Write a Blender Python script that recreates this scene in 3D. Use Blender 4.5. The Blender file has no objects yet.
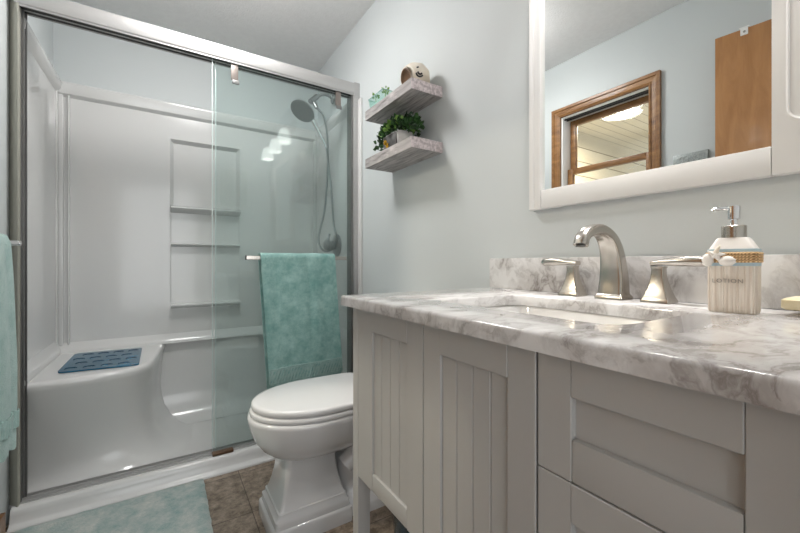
import bpy, bmesh, math, random
from mathutils import Vector, Matrix, noise
random.seed(7)
PI = math.pi
sc = bpy.context.scene
COL = sc.collection

# ------------------------------------------------------------------ camera
H = 0.97
cd = bpy.data.cameras.new('camera'); cam = bpy.data.objects.new('camera', cd); COL.objects.link(cam)
cam.location = (0, 0, H)
cam.rotation_euler = (math.radians(90), 0, -math.atan(235/368))
cd.sensor_width = 36; cd.lens = 368/800*36
cd.shift_y = -4/800
cd.clip_start = 0.02
sc.camera = cam

# ------------------------------------------------------------------ world and exposure
w = bpy.data.worlds.new('world'); sc.world = w; w.use_nodes = True
bg = w.node_tree.nodes['Background']
bg.inputs[0].default_value = (0.93, 0.96, 1.0, 1); bg.inputs[1].default_value = 1.0
sc.view_settings.view_transform = 'Standard'; sc.view_settings.look = 'None'
sc.view_settings.gamma = 1; sc.view_settings.use_curve_mapping = False
sc.view_settings.exposure = 0.32

def area(name, loc, size, power, color=(1, 1, 1), rot=(0, 0, 0), sy=None, shape=None, spread=None):
    l = bpy.data.lights.new(name, 'AREA'); l.energy = power; l.size = size; l.color = color
    if sy: l.shape = 'RECTANGLE'; l.size_y = sy
    if shape: l.shape = shape
    if spread: l.spread = spread
    o = bpy.data.objects.new(name, l); COL.objects.link(o); o.location = loc; o.rotation_euler = rot
    return o
CEIL = 2.36
area('ceiling_lamp_light', (0.19, 1.60, CEIL-0.150), 0.30, 4, (1, 0.98, 0.96), shape='DISK')
area('hallway_fill_light', (-0.05, -1.2, 1.25), 1.2, 15, (0.97, 0.985, 1), (math.radians(112), 0, 0), sy=1.9)  # unseen fill panel added in the hallway, tilted up to brighten the room
for y_ in (0.10, 0.36, 0.60): area('vanity_lamp_light', (0.845, y_, 1.975), 0.09, 0.8, (1, 0.975, 0.955), shape='DISK', spread=1.4)
area('porch_lamp_light', (-1.30, 1.55, 2.16), 0.12, 24, (1, 0.9, 0.75), shape='DISK')

# ------------------------------------------------------------------ materials
def new_mat(name):
    m = bpy.data.materials.new(name); m.use_nodes = True
    return m, m.node_tree, m.node_tree.nodes['Principled BSDF']
def N(t, kind, **kw):
    n = t.nodes.new(kind)
    for k, v in kw.items():
        if k in n.inputs: n.inputs[k].default_value = v
        else: setattr(n, k, v)
    return n
def c4(c): return (c[0], c[1], c[2], 1)
def mat(name, col, rough=0.5, metal=0.0, bump=0.0, bscale=50, col2=None, cscale=8, coat=0.0, spec=None, detail=4, dist=0.002, trans=0, stretch=None, sheen=0):
    m, t, b = new_mat(name)
    b.inputs['Base Color'].default_value = c4(col); b.inputs['Roughness'].default_value = rough
    b.inputs['Metallic'].default_value = metal; b.inputs['Coat Weight'].default_value = coat
    if spec is not None: b.inputs['Specular IOR Level'].default_value = spec
    if sheen: b.inputs['Sheen Weight'].default_value = sheen
    tc = N(t, 'ShaderNodeTexCoord'); src = tc.outputs['Object']
    if stretch:
        mp = N(t, 'ShaderNodeMapping'); mp.inputs['Scale'].default_value = stretch
        t.links.new(src, mp.inputs[0]); src = mp.outputs[0]
    nz = N(t, 'ShaderNodeTexNoise', Scale=cscale, Detail=float(detail)); t.links.new(src, nz.inputs['Vector'])
    mx = N(t, 'ShaderNodeMix', data_type='RGBA')
    c2 = col2 if col2 else tuple(x*0.96 for x in col)
    mx.inputs[6].default_value = c4(col); mx.inputs[7].default_value = c4(c2)
    rp = N(t, 'ShaderNodeMapRange'); rp.inputs[1].default_value = 0.35; rp.inputs[2].default_value = 0.65
    t.links.new(nz.outputs[0], rp.inputs[0]); t.links.new(rp.outputs[0], mx.inputs[0])
    t.links.new(mx.outputs[2], b.inputs['Base Color'])
    if bump:
        n2 = N(t, 'ShaderNodeTexNoise', Scale=bscale, Detail=3.0); t.links.new(src, n2.inputs['Vector'])
        bp = N(t, 'ShaderNodeBump', Strength=bump, Distance=dist); t.links.new(n2.outputs[0], bp.inputs['Height'])
        t.links.new(bp.outputs[0], b.inputs['Normal'])
    return m

def marble(name, base=(0.74, 0.73, 0.72), v1=(0.25, 0.225, 0.21), v2=(0.42, 0.395, 0.38), scale=1.0):
    m, t, b = new_mat(name)
    b.inputs['Roughness'].default_value = 0.10; b.inputs['Specular IOR Level'].default_value = 0.5
    tc = N(t, 'ShaderNodeTexCoord'); mp = N(t, 'ShaderNodeMapping')
    mp.inputs['Rotation'].default_value = (0.5, 0.7, 0.6); mp.inputs['Scale'].default_value = (scale, scale*1.7, scale*1.3)
    t.links.new(tc.outputs['Object'], mp.inputs[0])
    wn = N(t, 'ShaderNodeTexNoise', Scale=5.0, Detail=5.0); t.links.new(mp.outputs[0], wn.inputs['Vector'])
    ad = N(t, 'ShaderNodeMix', data_type='RGBA', blend_type='ADD'); ad.inputs[0].default_value = 0.28
    t.links.new(mp.outputs[0], ad.inputs[6]); t.links.new(wn.outputs[1], ad.inputs[7])
    n1 = N(t, 'ShaderNodeTexNoise', Scale=11.0, Detail=8.0, Roughness=0.62); t.links.new(ad.outputs[2], n1.inputs['Vector'])
    # veins: |n-0.5|
    s = N(t, 'ShaderNodeMath', operation='SUBTRACT'); s.inputs[1].default_value = 0.5; t.links.new(n1.outputs[0], s.inputs[0])
    a = N(t, 'ShaderNodeMath', operation='ABSOLUTE'); t.links.new(s.outputs[0], a.inputs[0])
    r = N(t, 'ShaderNodeMapRange'); r.inputs[1].default_value = 0.0; r.inputs[2].default_value = 0.055; r.inputs[3].default_value = 1; r.inputs[4].default_value = 0
    t.links.new(a.outputs[0], r.inputs[0])
    n2 = N(t, 'ShaderNodeTexNoise', Scale=6.0, Detail=6.0, Roughness=0.6); t.links.new(ad.outputs[2], n2.inputs['Vector'])
    r2 = N(t, 'ShaderNodeMapRange'); r2.inputs[1].default_value = 0.42; r2.inputs[2].default_value = 0.68
    t.links.new(n2.outputs[0], r2.inputs[0])
    m1 = N(t, 'ShaderNodeMix', data_type='RGBA'); m1.inputs[6].default_value = c4(base); m1.inputs[7].default_value = c4(v2)
    t.links.new(r2.outputs[0], m1.inputs[0])
    ml = N(t, 'ShaderNodeMath', operation='MULTIPLY'); t.links.new(r.outputs[0], ml.inputs[0]); t.links.new(r2.outputs[0], ml.inputs[1])
    m2 = N(t, 'ShaderNodeMix', data_type='RGBA'); m2.inputs[7].default_value = c4(v1)
    t.links.new(ml.outputs[0], m2.inputs[0]); t.links.new(m1.outputs[2], m2.inputs[6])
    t.links.new(m2.outputs[2], b.inputs['Base Color'])
    return m

def wood(name, c1, c2, axis=(1, 1, 12), scale=6, rough=0.4, bump=0.1, coat=0.2):
    m, t, b = new_mat(name)
    b.inputs['Roughness'].default_value = rough; b.inputs['Coat Weight'].default_value = coat
    tc = N(t, 'ShaderNodeTexCoord'); mp = N(t, 'ShaderNodeMapping'); mp.inputs['Scale'].default_value = axis
    t.links.new(tc.outputs['Object'], mp.inputs[0])
    nz = N(t, 'ShaderNodeTexNoise', Scale=scale, Detail=6.0, Roughness=0.6, Distortion=0.6); t.links.new(mp.outputs[0], nz.inputs['Vector'])
    cr = N(t, 'ShaderNodeValToRGB'); e = cr.color_ramp.elements
    e[0].position = 0.32; e[0].color = c4(c1); e[1].position = 0.68; e[1].color = c4(c2)
    t.links.new(nz.outputs[0], cr.inputs[0]); t.links.new(cr.outputs[0], b.inputs['Base Color'])
    bp = N(t, 'ShaderNodeBump', Strength=bump, Distance=0.001); t.links.new(nz.outputs[0], bp.inputs['Height']); t.links.new(bp.outputs[0], b.inputs['Normal'])
    return m

def glass_mat(name, tint, rmin=0.04, rmul=0.96):
    m = bpy.data.materials.new(name); m.use_nodes = True; t = m.node_tree; t.nodes.clear()
    out = N(t, 'ShaderNodeOutputMaterial'); mx = N(t, 'ShaderNodeMixShader')
    tr = N(t, 'ShaderNodeBsdfTransparent'); tr.inputs[0].default_value = c4(tint)
    gl = N(t, 'ShaderNodeBsdfGlossy'); gl.inputs['Roughness'].default_value = 0.01; gl.inputs['Color'].default_value = (0.95, 1, 0.99, 1)
    lw = N(t, 'ShaderNodeLayerWeight'); lw.inputs[0].default_value = 0.5
    pw = N(t, 'ShaderNodeMath', operation='POWER'); pw.inputs[1].default_value = 5.0
    t.links.new(lw.outputs['Facing'], pw.inputs[0])
    mu = N(t, 'ShaderNodeMath', operation='MULTIPLY_ADD'); mu.inputs[1].default_value = rmul; mu.inputs[2].default_value = rmin
    t.links.new(pw.outputs[0], mu.inputs[0]); t.links.new(mu.outputs[0], mx.inputs[0])
    t.links.new(tr.outputs[0], mx.inputs[1]); t.links.new(gl.outputs[0], mx.inputs[2]); t.links.new(mx.outputs[0], out.inputs[0])
    return m

def emit(name, col, strength):
    m, t, b = new_mat(name); b.inputs['Base Color'].default_value = c4(col)
    b.inputs['Emission Color'].default_value = c4(col); b.inputs['Emission Strength'].default_value = strength
    return m

def towel_mat(name, col, col2, hem=None):
    m, t, b = new_mat(name); b.inputs['Roughness'].default_value = 0.95; b.inputs['Sheen Weight'].default_value = 0.4
    b.inputs['Specular IOR Level'].default_value = 0.1
    tc = N(t, 'ShaderNodeTexCoord')
    n1 = N(t, 'ShaderNodeTexNoise', Scale=14.0, Detail=8.0, Roughness=0.75); t.links.new(tc.outputs['Object'], n1.inputs['Vector'])
    cr = N(t, 'ShaderNodeMapRange'); cr.inputs[1].default_value = 0.38; cr.inputs[2].default_value = 0.66; t.links.new(n1.outputs[0], cr.inputs[0])
    mx = N(t, 'ShaderNodeMix', data_type='RGBA'); mx.inputs[6].default_value = c4(col); mx.inputs[7].default_value = c4(col2)
    t.links.new(cr.outputs[0], mx.inputs[0]); t.links.new(mx.outputs[2], b.inputs['Base Color'])
    n2 = N(t, 'ShaderNodeTexNoise', Scale=260.0, Detail=2.0); t.links.new(tc.outputs['Object'], n2.inputs['Vector'])
    bp = N(t, 'ShaderNodeBump', Strength=0.9, Distance=0.004); t.links.new(n2.outputs[0], bp.inputs['Height']); t.links.new(bp.outputs[0], b.inputs['Normal'])
    return m

def floor_mat():
    m, t, b = new_mat('brown_stone_tile'); b.inputs['Roughness'].default_value = 0.42
    tc = N(t, 'ShaderNodeTexCoord')
    n1 = N(t, 'ShaderNodeTexNoise', Scale=20.0, Detail=12.0, Roughness=0.78); t.links.new(tc.outputs['Object'], n1.inputs['Vector'])
    cr = N(t, 'ShaderNodeValToRGB'); e = cr.color_ramp.elements
    e[0].position = 0.38; e[0].color = (0.11, 0.080, 0.056, 1); e[1].position = 0.63; e[1].color = (0.42, 0.335, 0.26, 1)
    t.links.new(n1.outputs[0], cr.inputs[0])
    mp = N(t, 'ShaderNodeMapping'); mp.inputs['Location'].default_value = (-0.287, -1.515, 0)
    t.links.new(tc.outputs['Object'], mp.inputs[0])
    br = N(t, 'ShaderNodeTexBrick'); br.offset = 0; br.squash = 1
    br.inputs['Scale'].default_value = 1; br.inputs['Brick Width'].default_value = 0.305; br.inputs['Row Height'].default_value = 0.305
    br.inputs['Mortar Size'].default_value = 0.0018; br.inputs['Color1'].default_value = (1, 1, 1, 1); br.inputs['Color2'].default_value = (0.80, 0.82, 0.84, 1); br.inputs['Mortar'].default_value = (0.33, 0.31, 0.3, 1)
    t.links.new(mp.outputs[0], br.inputs['Vector'])
    mx = N(t, 'ShaderNodeMix', data_type='RGBA', blend_type='MULTIPLY'); mx.inputs[0].default_value = 1
    t.links.new(cr.outputs[0], mx.inputs[6]); t.links.new(br.outputs[0], mx.inputs[7]); t.links.new(mx.outputs[2], b.inputs['Base Color'])
    bp = N(t, 'ShaderNodeBump', Strength=0.35, Distance=0.003); t.links.new(n1.outputs[0], bp.inputs['Height']); t.links.new(bp.outputs[0], b.inputs['Normal'])
    return m

def plank_mat(name, col, line, axis, pitch):
    m, t, b = new_mat(name); b.inputs['Roughness'].default_value = 0.5
    tc = N(t, 'ShaderNodeTexCoord'); sp = N(t, 'ShaderNodeSeparateXYZ'); t.links.new(tc.outputs['Object'], sp.inputs[0])
    d = N(t, 'ShaderNodeMath', operation='DIVIDE'); d.inputs[1].default_value = pitch; t.links.new(sp.outputs[axis], d.inputs[0])
    f = N(t, 'ShaderNodeMath', operation='FRACT'); t.links.new(d.outputs[0], f.inputs[0])
    g = N(t, 'ShaderNodeMath', operation='LESS_THAN'); g.inputs[1].default_value = 0.06; t.links.new(f.outputs[0], g.inputs[0])
    mx = N(t, 'ShaderNodeMix', data_type='RGBA'); mx.inputs[6].default_value = c4(col); mx.inputs[7].default_value = c4(line)
    t.links.new(g.outputs[0], mx.inputs[0]); t.links.new(mx.outputs[2], b.inputs['Base Color'])
    return m

def rope_mat():
    m, t, b = new_mat('jute_rope'); b.inputs['Roughness'].default_value = 0.9
    tc = N(t, 'ShaderNodeTexCoord'); sp = N(t, 'ShaderNodeSeparateXYZ'); t.links.new(tc.outputs['Object'], sp.inputs[0])
    ml = N(t, 'ShaderNodeMath', operation='MULTIPLY_ADD'); ml.inputs[1].default_value = 0.9
    t.links.new(sp.outputs[2], ml.inputs[0]); t.links.new(sp.outputs[1], ml.inputs[2])
    ax = N(t, 'ShaderNodeMath', operation='ADD'); t.links.new(ml.outputs[0], ax.inputs[0]); t.links.new(sp.outputs[0], ax.inputs[1])
    sn = N(t, 'ShaderNodeMath', operation='MULTIPLY'); sn.inputs[1].default_value = 1700.0; t.links.new(ax.outputs[0], sn.inputs[0])
    s2 = N(t, 'ShaderNodeMath', operation='SINE'); t.links.new(sn.outputs[0], s2.inputs[0])
    rp = N(t, 'ShaderNodeMapRange'); rp.inputs[1].default_value = -0.9; rp.inputs[2].default_value = 0.5; t.links.new(s2.outputs[0], rp.inputs[0])
    mx = N(t, 'ShaderNodeMix', data_type='RGBA'); mx.inputs[6].default_value = (0.30, 0.16, 0.06, 1); mx.inputs[7].default_value = (0.82, 0.58, 0.33, 1)
    t.links.new(rp.outputs[0], mx.inputs[0]); t.links.new(mx.outputs[2], b.inputs['Base Color']); return m

M = dict(
    wall=mat('pale_blue_grey_wall_paint', (0.635, 0.67, 0.675), 0.6, bump=0.08, bscale=160, col2=(0.625, 0.66, 0.665), cscale=2),
    ceiling=mat('white_ceiling_paint', (0.84, 0.835, 0.83), 0.8, bump=0.5, bscale=120, dist=0.003, col2=(0.81, 0.805, 0.80), cscale=40),
    floor=floor_mat(),
    acrylic=mat('white_acrylic', (0.71, 0.71, 0.70), 0.16, coat=0.2, col2=(0.70, 0.70, 0.695), cscale=2),
    porcelain=mat('white_porcelain', (0.74, 0.74, 0.745), 0.09, coat=0.4, col2=(0.73, 0.73, 0.735)),
    seat=mat('white_seat_plastic', (0.78, 0.78, 0.78), 0.18, col2=(0.77, 0.77, 0.775)),
    paint=mat('greige_cabinet_paint', (0.505, 0.50, 0.485), 0.38, bump=0.04, bscale=90, col2=(0.495, 0.49, 0.475), cscale=3),
    dark=mat('shadow_gap_dark', (0.10, 0.10, 0.095), 0.8),
    frame=mat('off_white_frame_paint', (0.80, 0.79, 0.775), 0.35, col2=(0.79, 0.78, 0.765), cscale=3),
    nickel=mat('brushed_nickel', (0.54, 0.51, 0.465), 0.24, 1.0, bump=0.03, bscale=300, col2=(0.50, 0.47, 0.43), cscale=20),
    alum=mat('brushed_aluminium', (0.50, 0.495, 0.49), 0.5, 0.65, bump=0.02, bscale=200, stretch=(1, 30, 30), col2=(0.52, 0.515, 0.51), cscale=3),
    jamb=mat('satin_bronze_nickel', (0.46, 0.45, 0.39), 0.5, 0.45, col2=(0.42, 0.41, 0.36), cscale=3),
    jambdark=mat('dark_channel_metal', (0.24, 0.24, 0.235), 0.4, 0.8),
    seal=mat('black_seal_and_gap_shade', (0.02, 0.02, 0.02), 0.5),
    chrome=mat('polished_chrome', (0.82, 0.82, 0.83), 0.06, 1.0),
    gun=mat('grey_shower_metal', (0.34, 0.35, 0.35), 0.3, 0.85),
    hose=mat('grey_hose_metal', (0.36, 0.38, 0.38), 0.3, 0.8, bump=0.3, bscale=400),
    pink=mat('rose_tinted_clip', (0.27, 0.235, 0.215), 0.4, 0.7),
    marble=marble('grey_veined_marble'),
    edge=marble('shaded_marble_edge', (0.62, 0.58, 0.55), (0.25, 0.22, 0.21), (0.40, 0.35, 0.32), 1.3),  # darker marble copy with edge shade in its colour; no face uses it
    sink=mat('white_sink_porcelain', (0.84, 0.83, 0.81), 0.1, coat=0.4),
    mirror=mat('mirror_silver', (0.93, 0.95, 0.945), 0.0, 1.0, col2=(0.93, 0.95, 0.945)),
    trimwood=wood('golden_oak_trim', (0.17, 0.072, 0.020), (0.36, 0.175, 0.058), (4, 1, 4), 5),
    doorwood=wood('honey_veneer_door', (0.38, 0.175, 0.062), (0.50, 0.25, 0.10), (6, 6, 1), 4, rough=0.3),
    grey_wood=wood('weathered_grey_wood', (0.20, 0.185, 0.18), (0.62, 0.58, 0.57), (16, 1.6, 9), 5, rough=0.8, bump=0.6, coat=0),
    pale_wood=mat('speckled_grey_sawn_edge', (0.78, 0.70, 0.71), 0.85, bump=0.5, bscale=150, col2=(0.45, 0.39, 0.40), cscale=120, detail=6),
    teal=towel_mat('teal_terry', (0.20, 0.40, 0.375), (0.42, 0.64, 0.60)),
    teal_hem=mat('teal_woven_hem', (0.40, 0.56, 0.53), 0.85, col2=(0.26, 0.45, 0.43), cscale=60),
    pale_teal=towel_mat('pale_teal_terry', (0.33, 0.52, 0.49), (0.50, 0.66, 0.63)),
    rug=towel_mat('rug_pile', (0.27, 0.39, 0.38), (0.60, 0.61, 0.57)),
    mat_blue=mat('blue_rubber', (0.010, 0.085, 0.15), 0.25, col2=(0.02, 0.14, 0.235), cscale=14, bump=0.1),
    mat_dark=mat('blue_rubber_ring', (0.006, 0.03, 0.06), 0.25),
    glass_tint=glass_mat('green_tinted_glass', (0.957, 0.983, 0.979), 0.028),
    glass_clear=glass_mat('clear_window_glass', (0.97, 0.98, 0.97), 0.03),
    glass_edge=mat('pale_glass_edge', (0.72, 0.84, 0.82), 0.1, coat=0.5),
    mint=glass_mat('mint_glass', (0.84, 0.95, 0.92), 0.07),
    leaf=mat('ivy_leaf', (0.04, 0.125, 0.025), 0.45, col2=(0.006, 0.022, 0.008), cscale=30),
    leaf_light=mat('young_leaf', (0.25, 0.42, 0.08), 0.45, col2=(0.12, 0.27, 0.05), cscale=40),
    flower=mat('yellow_petals', (0.65, 0.40, 0.03), 0.6),
    pot=mat('whitewashed_pot', (0.70, 0.69, 0.66), 0.7, bump=0.3, bscale=60, col2=(0.45, 0.44, 0.43), cscale=12, stretch=(1, 1, 3)),
    pot_side=mat('dark_pot_side', (0.05, 0.05, 0.05), 0.7, bump=0.3, bscale=60, col2=(0.20, 0.195, 0.19), cscale=18),
    soil=mat('dark_soil', (0.03, 0.02, 0.015), 0.9, bump=0.5),
    shell=mat('cream_shell', (0.88, 0.82, 0.72), 0.45, bump=0.2, bscale=40, col2=(0.74, 0.65, 0.52), cscale=10),
    brown=mat('brown_hollow', (0.20, 0.115, 0.06), 0.35, col2=(0.12, 0.065, 0.035), cscale=12),
    ink=mat('dark_painted_mark', (0.03, 0.025, 0.025), 0.6),
    bottle=mat('whitewashed_slat_ceramic', (0.84, 0.78, 0.70), 0.55, bump=0.5, bscale=20, stretch=(30, 30, 1), col2=(0.68, 0.59, 0.50), cscale=9),
    bottle_top=mat('cream_glazed_ceramic', (0.87, 0.83, 0.78), 0.35),
    ribbon=mat('pale_blue_ribbon', (0.45, 0.60, 0.68), 0.6),
    rope=rope_mat(),
    engrave=mat('faded_engraving', (0.34, 0.30, 0.26), 0.7),
    soap=mat('cream_soap', (0.78, 0.66, 0.38), 0.45, col2=(0.86, 0.78, 0.58), cscale=20),
    pebble=mat('grey_pebble', (0.35, 0.33, 0.3), 0.5),
    plaque=mat('silver_glitter', (0.30, 0.33, 0.33), 0.35, 0.3, col2=(0.44, 0.47, 0.46), cscale=120),
    plaque_mark=mat('silver_script', (0.62, 0.65, 0.64), 0.4),
    white=mat('white_plastic', (0.85, 0.85, 0.84), 0.3),
    shade=emit('lit_frosted_glass', (1, 0.97, 0.94), 2.6),
    lampglass=emit('lit_ceiling_diffuser', (1, 0.98, 0.965), 17.0),
    porchlamp=emit('lit_porch_diffuser', (1, 0.93, 0.8), 1.6),
    cream_plank=plank_mat('cream_siding', (0.66, 0.58, 0.44), (0.22, 0.18, 0.12), 2, 0.14),
    cream_ceil=plank_mat('cream_beadboard', (0.66, 0.58, 0.44), (0.22, 0.18, 0.12), 1, 0.09),
    fan=mat('white_fan', (0.62, 0.62, 0.58), 0.4),
    bin=mat('dark_teal_bin', (0.006, 0.04, 0.065), 0.15, coat=0.5, col2=(0.01, 0.07, 0.10), cscale=15),
    art=mat('muted_green_print', (0.42, 0.48, 0.44), 0.6, col2=(0.66, 0.68, 0.62), cscale=9, detail=8),
)

# ------------------------------------------------------------------ mesh helpers
def finish(bm, smooth=True, angle=35):
    bmesh.ops.recalc_face_normals(bm, faces=bm.faces)
    if smooth:
        for f in bm.faces: f.smooth = True
        for e in bm.edges:
            if len(e.link_faces) == 2 and e.calc_face_angle(0) > math.radians(angle): e.smooth = False
def obj(name, bm, m, parent=None, origin=None, smooth=True, angle=35):
    finish(bm, smooth, angle)
    base = Vector((0, 0, 0))
    if parent is not None: base = Vector(parent['_w'])
    o_loc = Vector((0, 0, 0))
    if parent is None:
        if origin is None:
            xs = [v.co for v in bm.verts]
            lo = Vector([min(c[i] for c in xs) for i in range(3)]); hi = Vector([max(c[i] for c in xs) for i in range(3)])
            origin = ((lo.x+hi.x)/2, (lo.y+hi.y)/2, lo.z)
        base = Vector(origin); o_loc = base
    bmesh.ops.translate(bm, verts=bm.verts, vec=-base)
    me = bpy.data.meshes.new(name); bm.to_mesh(me); bm.free()
    me.materials.append(M[m])
    o = bpy.data.objects.new(name, me); COL.objects.link(o); o.location = o_loc
    o['_w'] = tuple(base)
    if parent is not None: o.parent = parent
    return o
def thing(name, label, cat, loc=(0, 0, 0), group=None):
    o = bpy.data.objects.new(name, None); COL.objects.link(o); o.location = loc; o.empty_display_size = 0.05
    o['_w'] = tuple(loc); o['label'] = label; o['category'] = cat
    if group: o['group'] = group
    return o
def tag(o, label, cat, group=None):
    o['label'] = label; o['category'] = cat
    if group: o['group'] = group
    return o
def struct(o, label=None, cat=None):
    o['kind'] = 'structure'
    if label: o['label'] = label
    if cat: o['category'] = cat
    return o
def box(bm, lo, hi, bev=0.0, seg=2):
    r = bmesh.ops.create_cube(bm, size=1)
    c = [(a+b)/2 for a, b in zip(lo, hi)]; s = [abs(b-a) for a, b in zip(lo, hi)]
    for v in r['verts']: v.co = Vector((v.co.x*s[0]+c[0], v.co.y*s[1]+c[1], v.co.z*s[2]+c[2]))
    if bev > 0:
        es = list({e for v in r['verts'] for e in v.link_edges})
        bmesh.ops.bevel(bm, geom=es, offset=min(bev, min(s)*0.45), segments=seg, affect='EDGES', profile=0.6)
    return bm
def B(lo, hi, bev=0.0, seg=2): return box(bmesh.new(), lo, hi, bev, seg)
def loft(bm, rings, cap0=True, cap1=True, closed=True):
    vs = [[bm.verts.new(p) for p in r] for r in rings]
    n = len(vs[0])
    for a, b in zip(vs, vs[1:]):
        for i in range(n if closed else n-1):
            j = (i+1) % n
            try: bm.faces.new((a[i], a[j], b[j], b[i]))
            except ValueError: pass
    if cap0: bm.faces.new(vs[0][::-1])
    if cap1: bm.faces.new(vs[-1])
    return vs
def crom(pts, n=8):
    P = [Vector(p) for p in pts]; P = [P[0]*2-P[1]] + P + [P[-1]*2-P[-2]]; out = []
    for i in range(1, len(P)-2):
        for k in range(n):
            t = k/n; a, b, c, d = P[i-1:i+3]
            out.append(0.5*((2*b)+(c-a)*t+(2*a-5*b+4*c-d)*t*t+(3*b-a-3*c+d)*t**3))
    out.append(P[-2]); return out
def tube(bm, pts, r, n=12, sub=8, cap=True, rr=None, smooth=True):
    ps = crom(pts, sub) if smooth and len(pts) > 2 else [Vector(p) for p in pts]
    up = Vector((0, 0, 1)); rings = []; prev = None
    for i, p in enumerate(ps):
        t = (ps[min(i+1, len(ps)-1)]-ps[max(i-1, 0)]).normalized()
        if prev is None:
            s = t.cross(up)
            if s.length < 1e-3: s = t.cross(Vector((1, 0, 0)))
        else: s = prev-t*prev.dot(t)
        s.normalize(); prev = s; u = s.cross(t)
        rad = r if rr is None else rr(i/(len(ps)-1))
        rings.append([p+(s*math.cos(2*PI*k/n)+u*math.sin(2*PI*k/n))*rad for k in range(n)])
    loft(bm, rings, cap, cap); return bm
def lathe(bm, prof, c=(0, 0, 0), n=32, mtx=None):
    rings = []
    for r, z in prof:
        ring = []
        for k in range(n):
            v = Vector((max(r, 1e-4)*math.cos(2*PI*k/n), max(r, 1e-4)*math.sin(2*PI*k/n), z))
            if mtx: v = mtx @ v
            ring.append(v+Vector(c))
        rings.append(ring)
    loft(bm, rings); return bm
def rrect(x0, x1, y0, y1, r, z, n=5):
    out = []
    for cx, cy, a0 in ((x1-r, y1-r, 0), (x0+r, y1-r, PI/2), (x0+r, y0+r, PI), (x1-r, y0+r, 1.5*PI)):
        for k in range(n+1):
            a = a0+PI/2*k/n; out.append(Vector((cx+r*math.cos(a), cy+r*math.sin(a), z)))
    return out
def look(direction):
    return Vector(direction).to_track_quat('Z', 'Y').to_matrix()

# ------------------------------------------------------------------ room shell
XL, XR, YB, YF = -0.49, 0.94, -0.06, 2.585
struct(obj('floor', B((-0.62, -1.7, -0.08), (1.06, 2.70, 0)), 'floor', origin=(0, 0, 0)), 'mottled brown stone tile floor', 'floor')
struct(obj('ceiling', B((-0.62, -1.7, CEIL), (1.06, 2.70, CEIL+0.08)), 'ceiling', origin=(0, 0, 0)), 'lightly textured white ceiling', 'ceiling')
struct(obj('wall_right', B((XR, -1.7, 0), (XR+0.12, 2.70, CEIL)), 'wall', origin=(0, 0, 0)), 'pale blue grey wall behind the vanity', 'wall')
struct(obj('wall_back', B((XL-0.13, YF, 0), (XR, YF+0.12, CEIL)), 'wall', origin=(0, 0, 0)), 'pale wall above the shower back panel', 'wall')
wy0, wy1, wz0, wz1 = 1.003, 1.565, 1.19, 1.982
bm = bmesh.new()
box(bm, (XL-0.13, -1.7, 0), (XL, wy0, CEIL)); box(bm, (XL-0.13, wy1, 0), (XL, YF, CEIL))
box(bm, (XL-0.13, wy0, 0), (XL, wy1, wz0)); box(bm, (XL-0.13, wy0, wz1), (XL, wy1, CEIL))
struct(obj('wall_left', bm, 'wall', origin=(0, 0, 0)), 'pale wall with the oak trimmed window, seen in the mirror', 'wall')
bm = bmesh.new()
box(bm, (0.33, YB-0.11, 0), (XR, YB, CEIL)); box(bm, (XL, YB-0.11, 2.06), (0.33, YB, CEIL))
struct(obj('wall_front', bm, 'wall', origin=(0, 0, 0)), 'wall around the doorway behind the camera', 'wall')
struct(obj('wall_hallway', B((-0.62, -1.8, 0), (1.06, -1.7, CEIL)), 'wall', origin=(0, 0, 0)), 'hallway wall beyond the doorway', 'wall')
bm = bmesh.new(); box(bm, (XL, 0.0, 0), (XL+0.014, 1.855, 0.085), 0.004)
struct(obj('baseboard_left', bm, 'trimwood', origin=(0, 0, 0)), 'stained wood baseboard under the left wall', 'baseboard')
struct(obj('baseboard_right', B((XR-0.014, 0.90, 0), (XR, 1.86, 0.085), 0.004), 'frame', origin=(0, 0, 0)), 'white baseboard behind the toilet', 'baseboard')
bm = bmesh.new()
box(bm, (0.33, YB-0.125, 0), (0.395, YB+0.014, 2.125), 0.005); box(bm, (XL, YB-0.125, 2.06), (0.33, YB+0.014, 2.125), 0.005)
struct(obj('trim_1', bm, 'trimwood', origin=(0, 0, 0)), 'oak casing of the doorway', 'trim')

# window (seen in the mirror)
def mitre_frame(bm, x0, x1, y0, y1, z0, z1, wd, prof):
    # prof: list of (inset 0..1, height) ; picture-frame moulding on the left wall facing +x
    for (a, ha), (b, hb) in zip(prof, prof[1:]):
        oa, ob = a*wd, b*wd
        ra = [(x0+ha*(x1-x0), y0+oa, z0+oa), (x0+ha*(x1-x0), y1-oa, z0+oa), (x0+ha*(x1-x0), y1-oa, z1-oa), (x0+ha*(x1-x0), y0+oa, z1-oa)]
        rb = [(x0+hb*(x1-x0), y0+ob, z0+ob), (x0+hb*(x1-x0), y1-ob, z0+ob), (x0+hb*(x1-x0), y1-ob, z1-ob), (x0+hb*(x1-x0), y0+ob, z1-ob)]
        va = [bm.verts.new(p) for p in ra]; vb = [bm.verts.new(p) for p in rb]
        for i in range(4): bm.faces.new((va[i], va[(i+1) % 4], vb[(i+1) % 4], vb[i]))
bm = bmesh.new()
mitre_frame(bm, XL, XL+0.022, wy0-0.058, wy1+0.058, wz0-0.058, wz1+0.058, 0.060, [(0, 0), (0, 1), (0.28, 1), (0.36, 0.7), (0.72, 0.62), (0.8, 0.85), (1, 0.6), (1, -0.2)])
win = struct(obj('window_1', bm, 'trimwood', origin=(0, 0, 0), smooth=False), 'oak trimmed sash window seen in the mirror', 'window')
bm = bmesh.new()
for (a, b) in ((wy0, wy0+0.008), (wy1-0.014, wy1)): box(bm, (XL-0.12, a, wz0), (XL-0.004, b, wz1), 0.002)
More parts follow.
